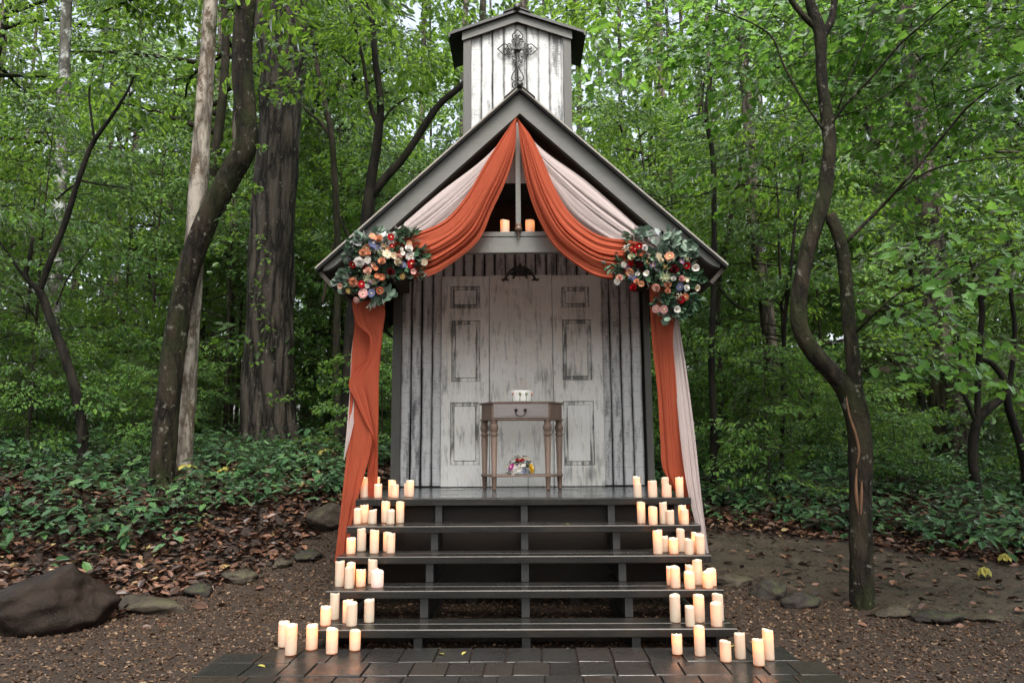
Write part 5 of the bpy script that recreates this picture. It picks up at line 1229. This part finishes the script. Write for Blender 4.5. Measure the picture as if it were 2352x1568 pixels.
# undergrowth
pads = []
for _ in range(1500):
    y = math.sqrt(random.uniform(8.6**2, 26**2)); x = random.uniform(-1, 1)*(.74*y+1)
    if blocked(x, y, .25) or (x > 0 and y < 9.4) or (x < 0 and y < 9.0): continue
    if oakline(x, y, .9) and y > 9.8: continue
    z = float(gz(x, y))+random.uniform(.05, .32)+(.8*random.random()**2 if y > 10.5 else 0)
    pads.append((np.array((x, y, z)), random.uniform(0, 6.28), random.uniform(-.5, .15), random.uniform(.4, .8), random.randrange(4)))
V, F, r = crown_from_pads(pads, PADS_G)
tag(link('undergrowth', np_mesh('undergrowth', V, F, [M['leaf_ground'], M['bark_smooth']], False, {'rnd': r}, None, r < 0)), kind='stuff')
# low leafy ground cover on the bank and beyond the path
P, YW, PT, SZ = [], [], [], []
def plant(x, y, n, h, s_):
    z = float(gz(x, y)); a0 = random.uniform(0, 6.28)
    for i in range(n):
        a = a0+i*2.4; r = random.uniform(.02, .09); P.append((x+r*math.cos(a), y+r*math.sin(a), z+h*random.uniform(.5, 1))); YW.append(a); PT.append(random.gauss(.15, .3)); SZ.append(s_*random.uniform(.7, 1.25))
cnt = 0
while cnt < 4800:
    y = math.sqrt(random.uniform(6.6**2, 13**2)); x = random.uniform(-.76*y-.5, .76*y+.5); ptch = math.sin(2.3*x+1.1*y)+math.sin(1.3*x-2.1*y+1)
    if blocked(x, y, .0): continue
    if x < 0:
        lim = np.interp(x, [-7, -4.5, -3.2, -2], [6.4, 6.8, 7.35, 8.0])
        if y < lim+.25*ptch+random.gauss(0, .22): continue
    else:
        lim = np.interp(x, [1.5, 3, 5, 8], [8.45, 8.2, 7.1, 6.3])
        if y < lim+.12*ptch+random.gauss(0, .12): continue
    if math.sin(3.1*x-1.7*y)+math.sin(2.2*x+2.9*y)+math.sin(.9*x+5*y) < -1.25: continue
    cnt += 1; plant(x, y, random.choice((4, 5, 6, 7)), random.uniform(.07, .26) if random.random() > .1 else random.uniform(.3, .5), random.uniform(.07, .155))
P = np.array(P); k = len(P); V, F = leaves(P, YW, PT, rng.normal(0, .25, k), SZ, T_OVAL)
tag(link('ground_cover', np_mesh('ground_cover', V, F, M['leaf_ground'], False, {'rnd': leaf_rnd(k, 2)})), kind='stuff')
# fallen leaves
n = 95000; y = np.sqrt(rng.uniform(5.2**2, 14**2, n)); x = rng.uniform(-1, 1, n)*(.76*y+.5)
dirtm = (x > 1) & (y < np.interp(x, [1.5, 3, 5, 8], [8.3, 8.0, 6.8, 6.0])); ok = (y > edge_y(x)-.1+rng.normal(0, .1, n)) & ~((np.abs(x) < 1.5) & (y < 9)) & (~dirtm | (rng.random(n) < .035))
ok |= (rng.random(n) < .02) & (np.abs(x) > 1.9)
x, y = x[ok], y[ok]; n = len(x); P = np.stack([x, y, gz(x, y)+rng.uniform(.004, .035, n)], 1)
V, F = leaves(P, rng.uniform(0, 6.28, n), rng.normal(0, .3, n), rng.normal(0, .4, n), rng.uniform(.05, .12, n), T_OVAL)
tag(link('leaf_litter', np_mesh('leaf_litter', V, F, M['litter'], False, {'rnd': np.repeat(rng.random(n), 2)})), kind='stuff')
# crumbs of leaf and bark on the trodden path
n = 9000; x = rng.uniform(1.2, 8, n); y = rng.uniform(5.2, 8.6, n); ok = (y > edge_y(x)) & (np.sin(2.3*x+y)+np.sin(1.1*x-3.1*y)+rng.normal(0, .8, n) > -.3)
x, y = x[ok], y[ok]; n = len(x); V, F = leaves(np.stack([x, y, gz(x, y)+.006], 1), rng.uniform(0, 6.28, n), rng.normal(0, .25, n), rng.normal(0, .3, n), rng.lognormal(-3.75, .4, n), T_NARROW)
tag(link('path_debris', np_mesh('path_debris', V, F, M['litter'], False, {'rnd': np.repeat(rng.random(n)*.8, 2)})), kind='stuff')
# gravel and bark chips
n = 60000; y = np.sqrt(rng.uniform(3.6**2, 8**2, n)); x = rng.uniform(-1, 1, n)*(.76*y+.3)
ok = (y < edge_y(x)+rng.normal(0, .15, n)) & ~((x > -1.8) & (x < 1.66) & (y < 4.36)) & ~((np.abs(x) < 1.55) & (y < 4.65)) & ~((x < -1.5) & (x > -1.81) & (y < 4.54))
x, y = x[ok], y[ok]; n = len(x)
oct_ = (np.array([(1, 0, 0), (-1, 0, 0), (0, .7, 0), (0, -.7, 0), (0, 0, .45), (0, 0, -.45)]), np.array([(0, 2, 4), (2, 1, 4), (1, 3, 4), (3, 0, 4), (2, 0, 5), (1, 2, 5), (3, 1, 5), (0, 3, 5)]))
P = np.stack([x, y, gz(x, y)+rng.uniform(-.002, .008, n)], 1)
V, F = leaves(P, rng.uniform(0, 6.28, n), rng.normal(0, .35, n), rng.normal(0, .35, n), rng.lognormal(-4.65, .38, n), oct_)
tag(link('gravel', np_mesh('gravel', V, F, M['chips'], False, {'rnd': np.repeat(rng.random(n), 8)})), kind='stuff')
# umbrella-leaved plants and yellow leaves
def umbrella_plant(px_, py_, Y, mat, label, R_=.14, hgt=.3, tilt=.3):
    p = at(px_, py_, Y); z = float(gz(p.x, Y)); top = max(p.z, z+.1)
    t = empty('umbrella_plant', (p.x, Y, z), label, 'plant', 'umbrella leaved forest plants')
    m = MB(); m.tube([(0, 0, -.03), (.01, 0, (top-z)*.6), (0, 0, top-z)], .004, 6); m.build('stem', M['stem'], t)
    n = 7; a = np.linspace(0, 6.28, n, endpoint=False)+random.random(); P = np.zeros((n, 3)); P[:, 2] = top-z
    V, F = leaves(P, a, np.full(n, tilt)+rng.normal(0, .12, n), rng.normal(0, .1, n), R_*rng.uniform(.85, 1.15, n), T_OVAL)
    link('leaf', np_mesh('leaf', V, F, M[mat], False, {'rnd': np.clip(leaf_rnd(n, 2)+.2, 0, 1)}), t)
for a in [(564, 1063, 9.0, 'leaf_ground', 'pale green umbrella leaved plant between pale trunk and oak'), (667, 1068, 9.0, 'leaf_ground', 'green umbrella leaved plant in front of the oak roots'), (520, 1072, 8.8, 'yellow', 'yellowing umbrella leaved plant right of the pale trunk'), (497, 1040, 9.4, 'leaf_ground', 'umbrella leaved plant nearest the pale trunk'),
          (745, 1030, 9.6, 'yellow', 'yellow leaved plant between the oak and the left curtain'), (430, 1066, 8.0, 'yellow', 'yellow leaf plant at the foot of the paired trunks'), (754, 1168, 7.8, 'yellow', 'large yellow wilting leaf beside the left rust curtain'),
          (1768, 1167, 9.2, 'yellow', 'yellow green umbrella plant beyond the dirt path, left one of two'), (1806, 1158, 9.3, 'yellow', 'yellow green umbrella plant beyond the dirt path, right one of two'), (1931, 1165, 9.0, 'leaf_ground', 'dark umbrella plant just left of the near twin stemmed trunk'), (2043, 1146, 9.0, 'leaf_ground', 'green umbrella plant just right of the near twin stemmed trunk'), (2140, 1132, 9.3, 'leaf_ground', 'umbrella plant in front of the thick grey trunk'),
          (2262, 1322, 6.6, 'yellow', 'tan yellow wilted plant lowest at the right path edge', .1, .2, .9), (2308, 1275, 7.0, 'yellow', 'bright yellow plant by the right photo edge above the wilted one', .1, .25, .7), (2335, 1235, 7.5, 'yellow', 'yellow plant farthest right among dark ground cover')]:
    umbrella_plant(*a)
# stray leaves on steps and paving
stray = [at_z(592, 1528, .078), at_z(1070, 1497, .078), at_z(1020, 1503, .078), at_z(1690, 1483, .078), at_z(1395, 1268, TZ[2]+.002), at_z(1300, 1203, TZ[1]+.002)]
for i, p in enumerate(stray):
    V, F = leaves([(0, 0, .004)], random.uniform(0, 6), .05, .1, .05 if i < 4 else .025, T_OVAL)
    lab = ['small yellow leaf on the left of the brick paving', 'pale leaf on the paving below the stairs centre', 'second pale leaf on the paving, left of stairs centre', 'leaf on the paving among the right candles', 'tiny pale leaf on the second tread', 'tiny pale leaf on the first tread'][i]
    tag(link('fallen_leaf', np_mesh('fallen_leaf', V, F, M['yellow'], False, {'rnd': [.8, .8]}), None, p), lab, 'leaf', 'stray leaves on stairs and paving')
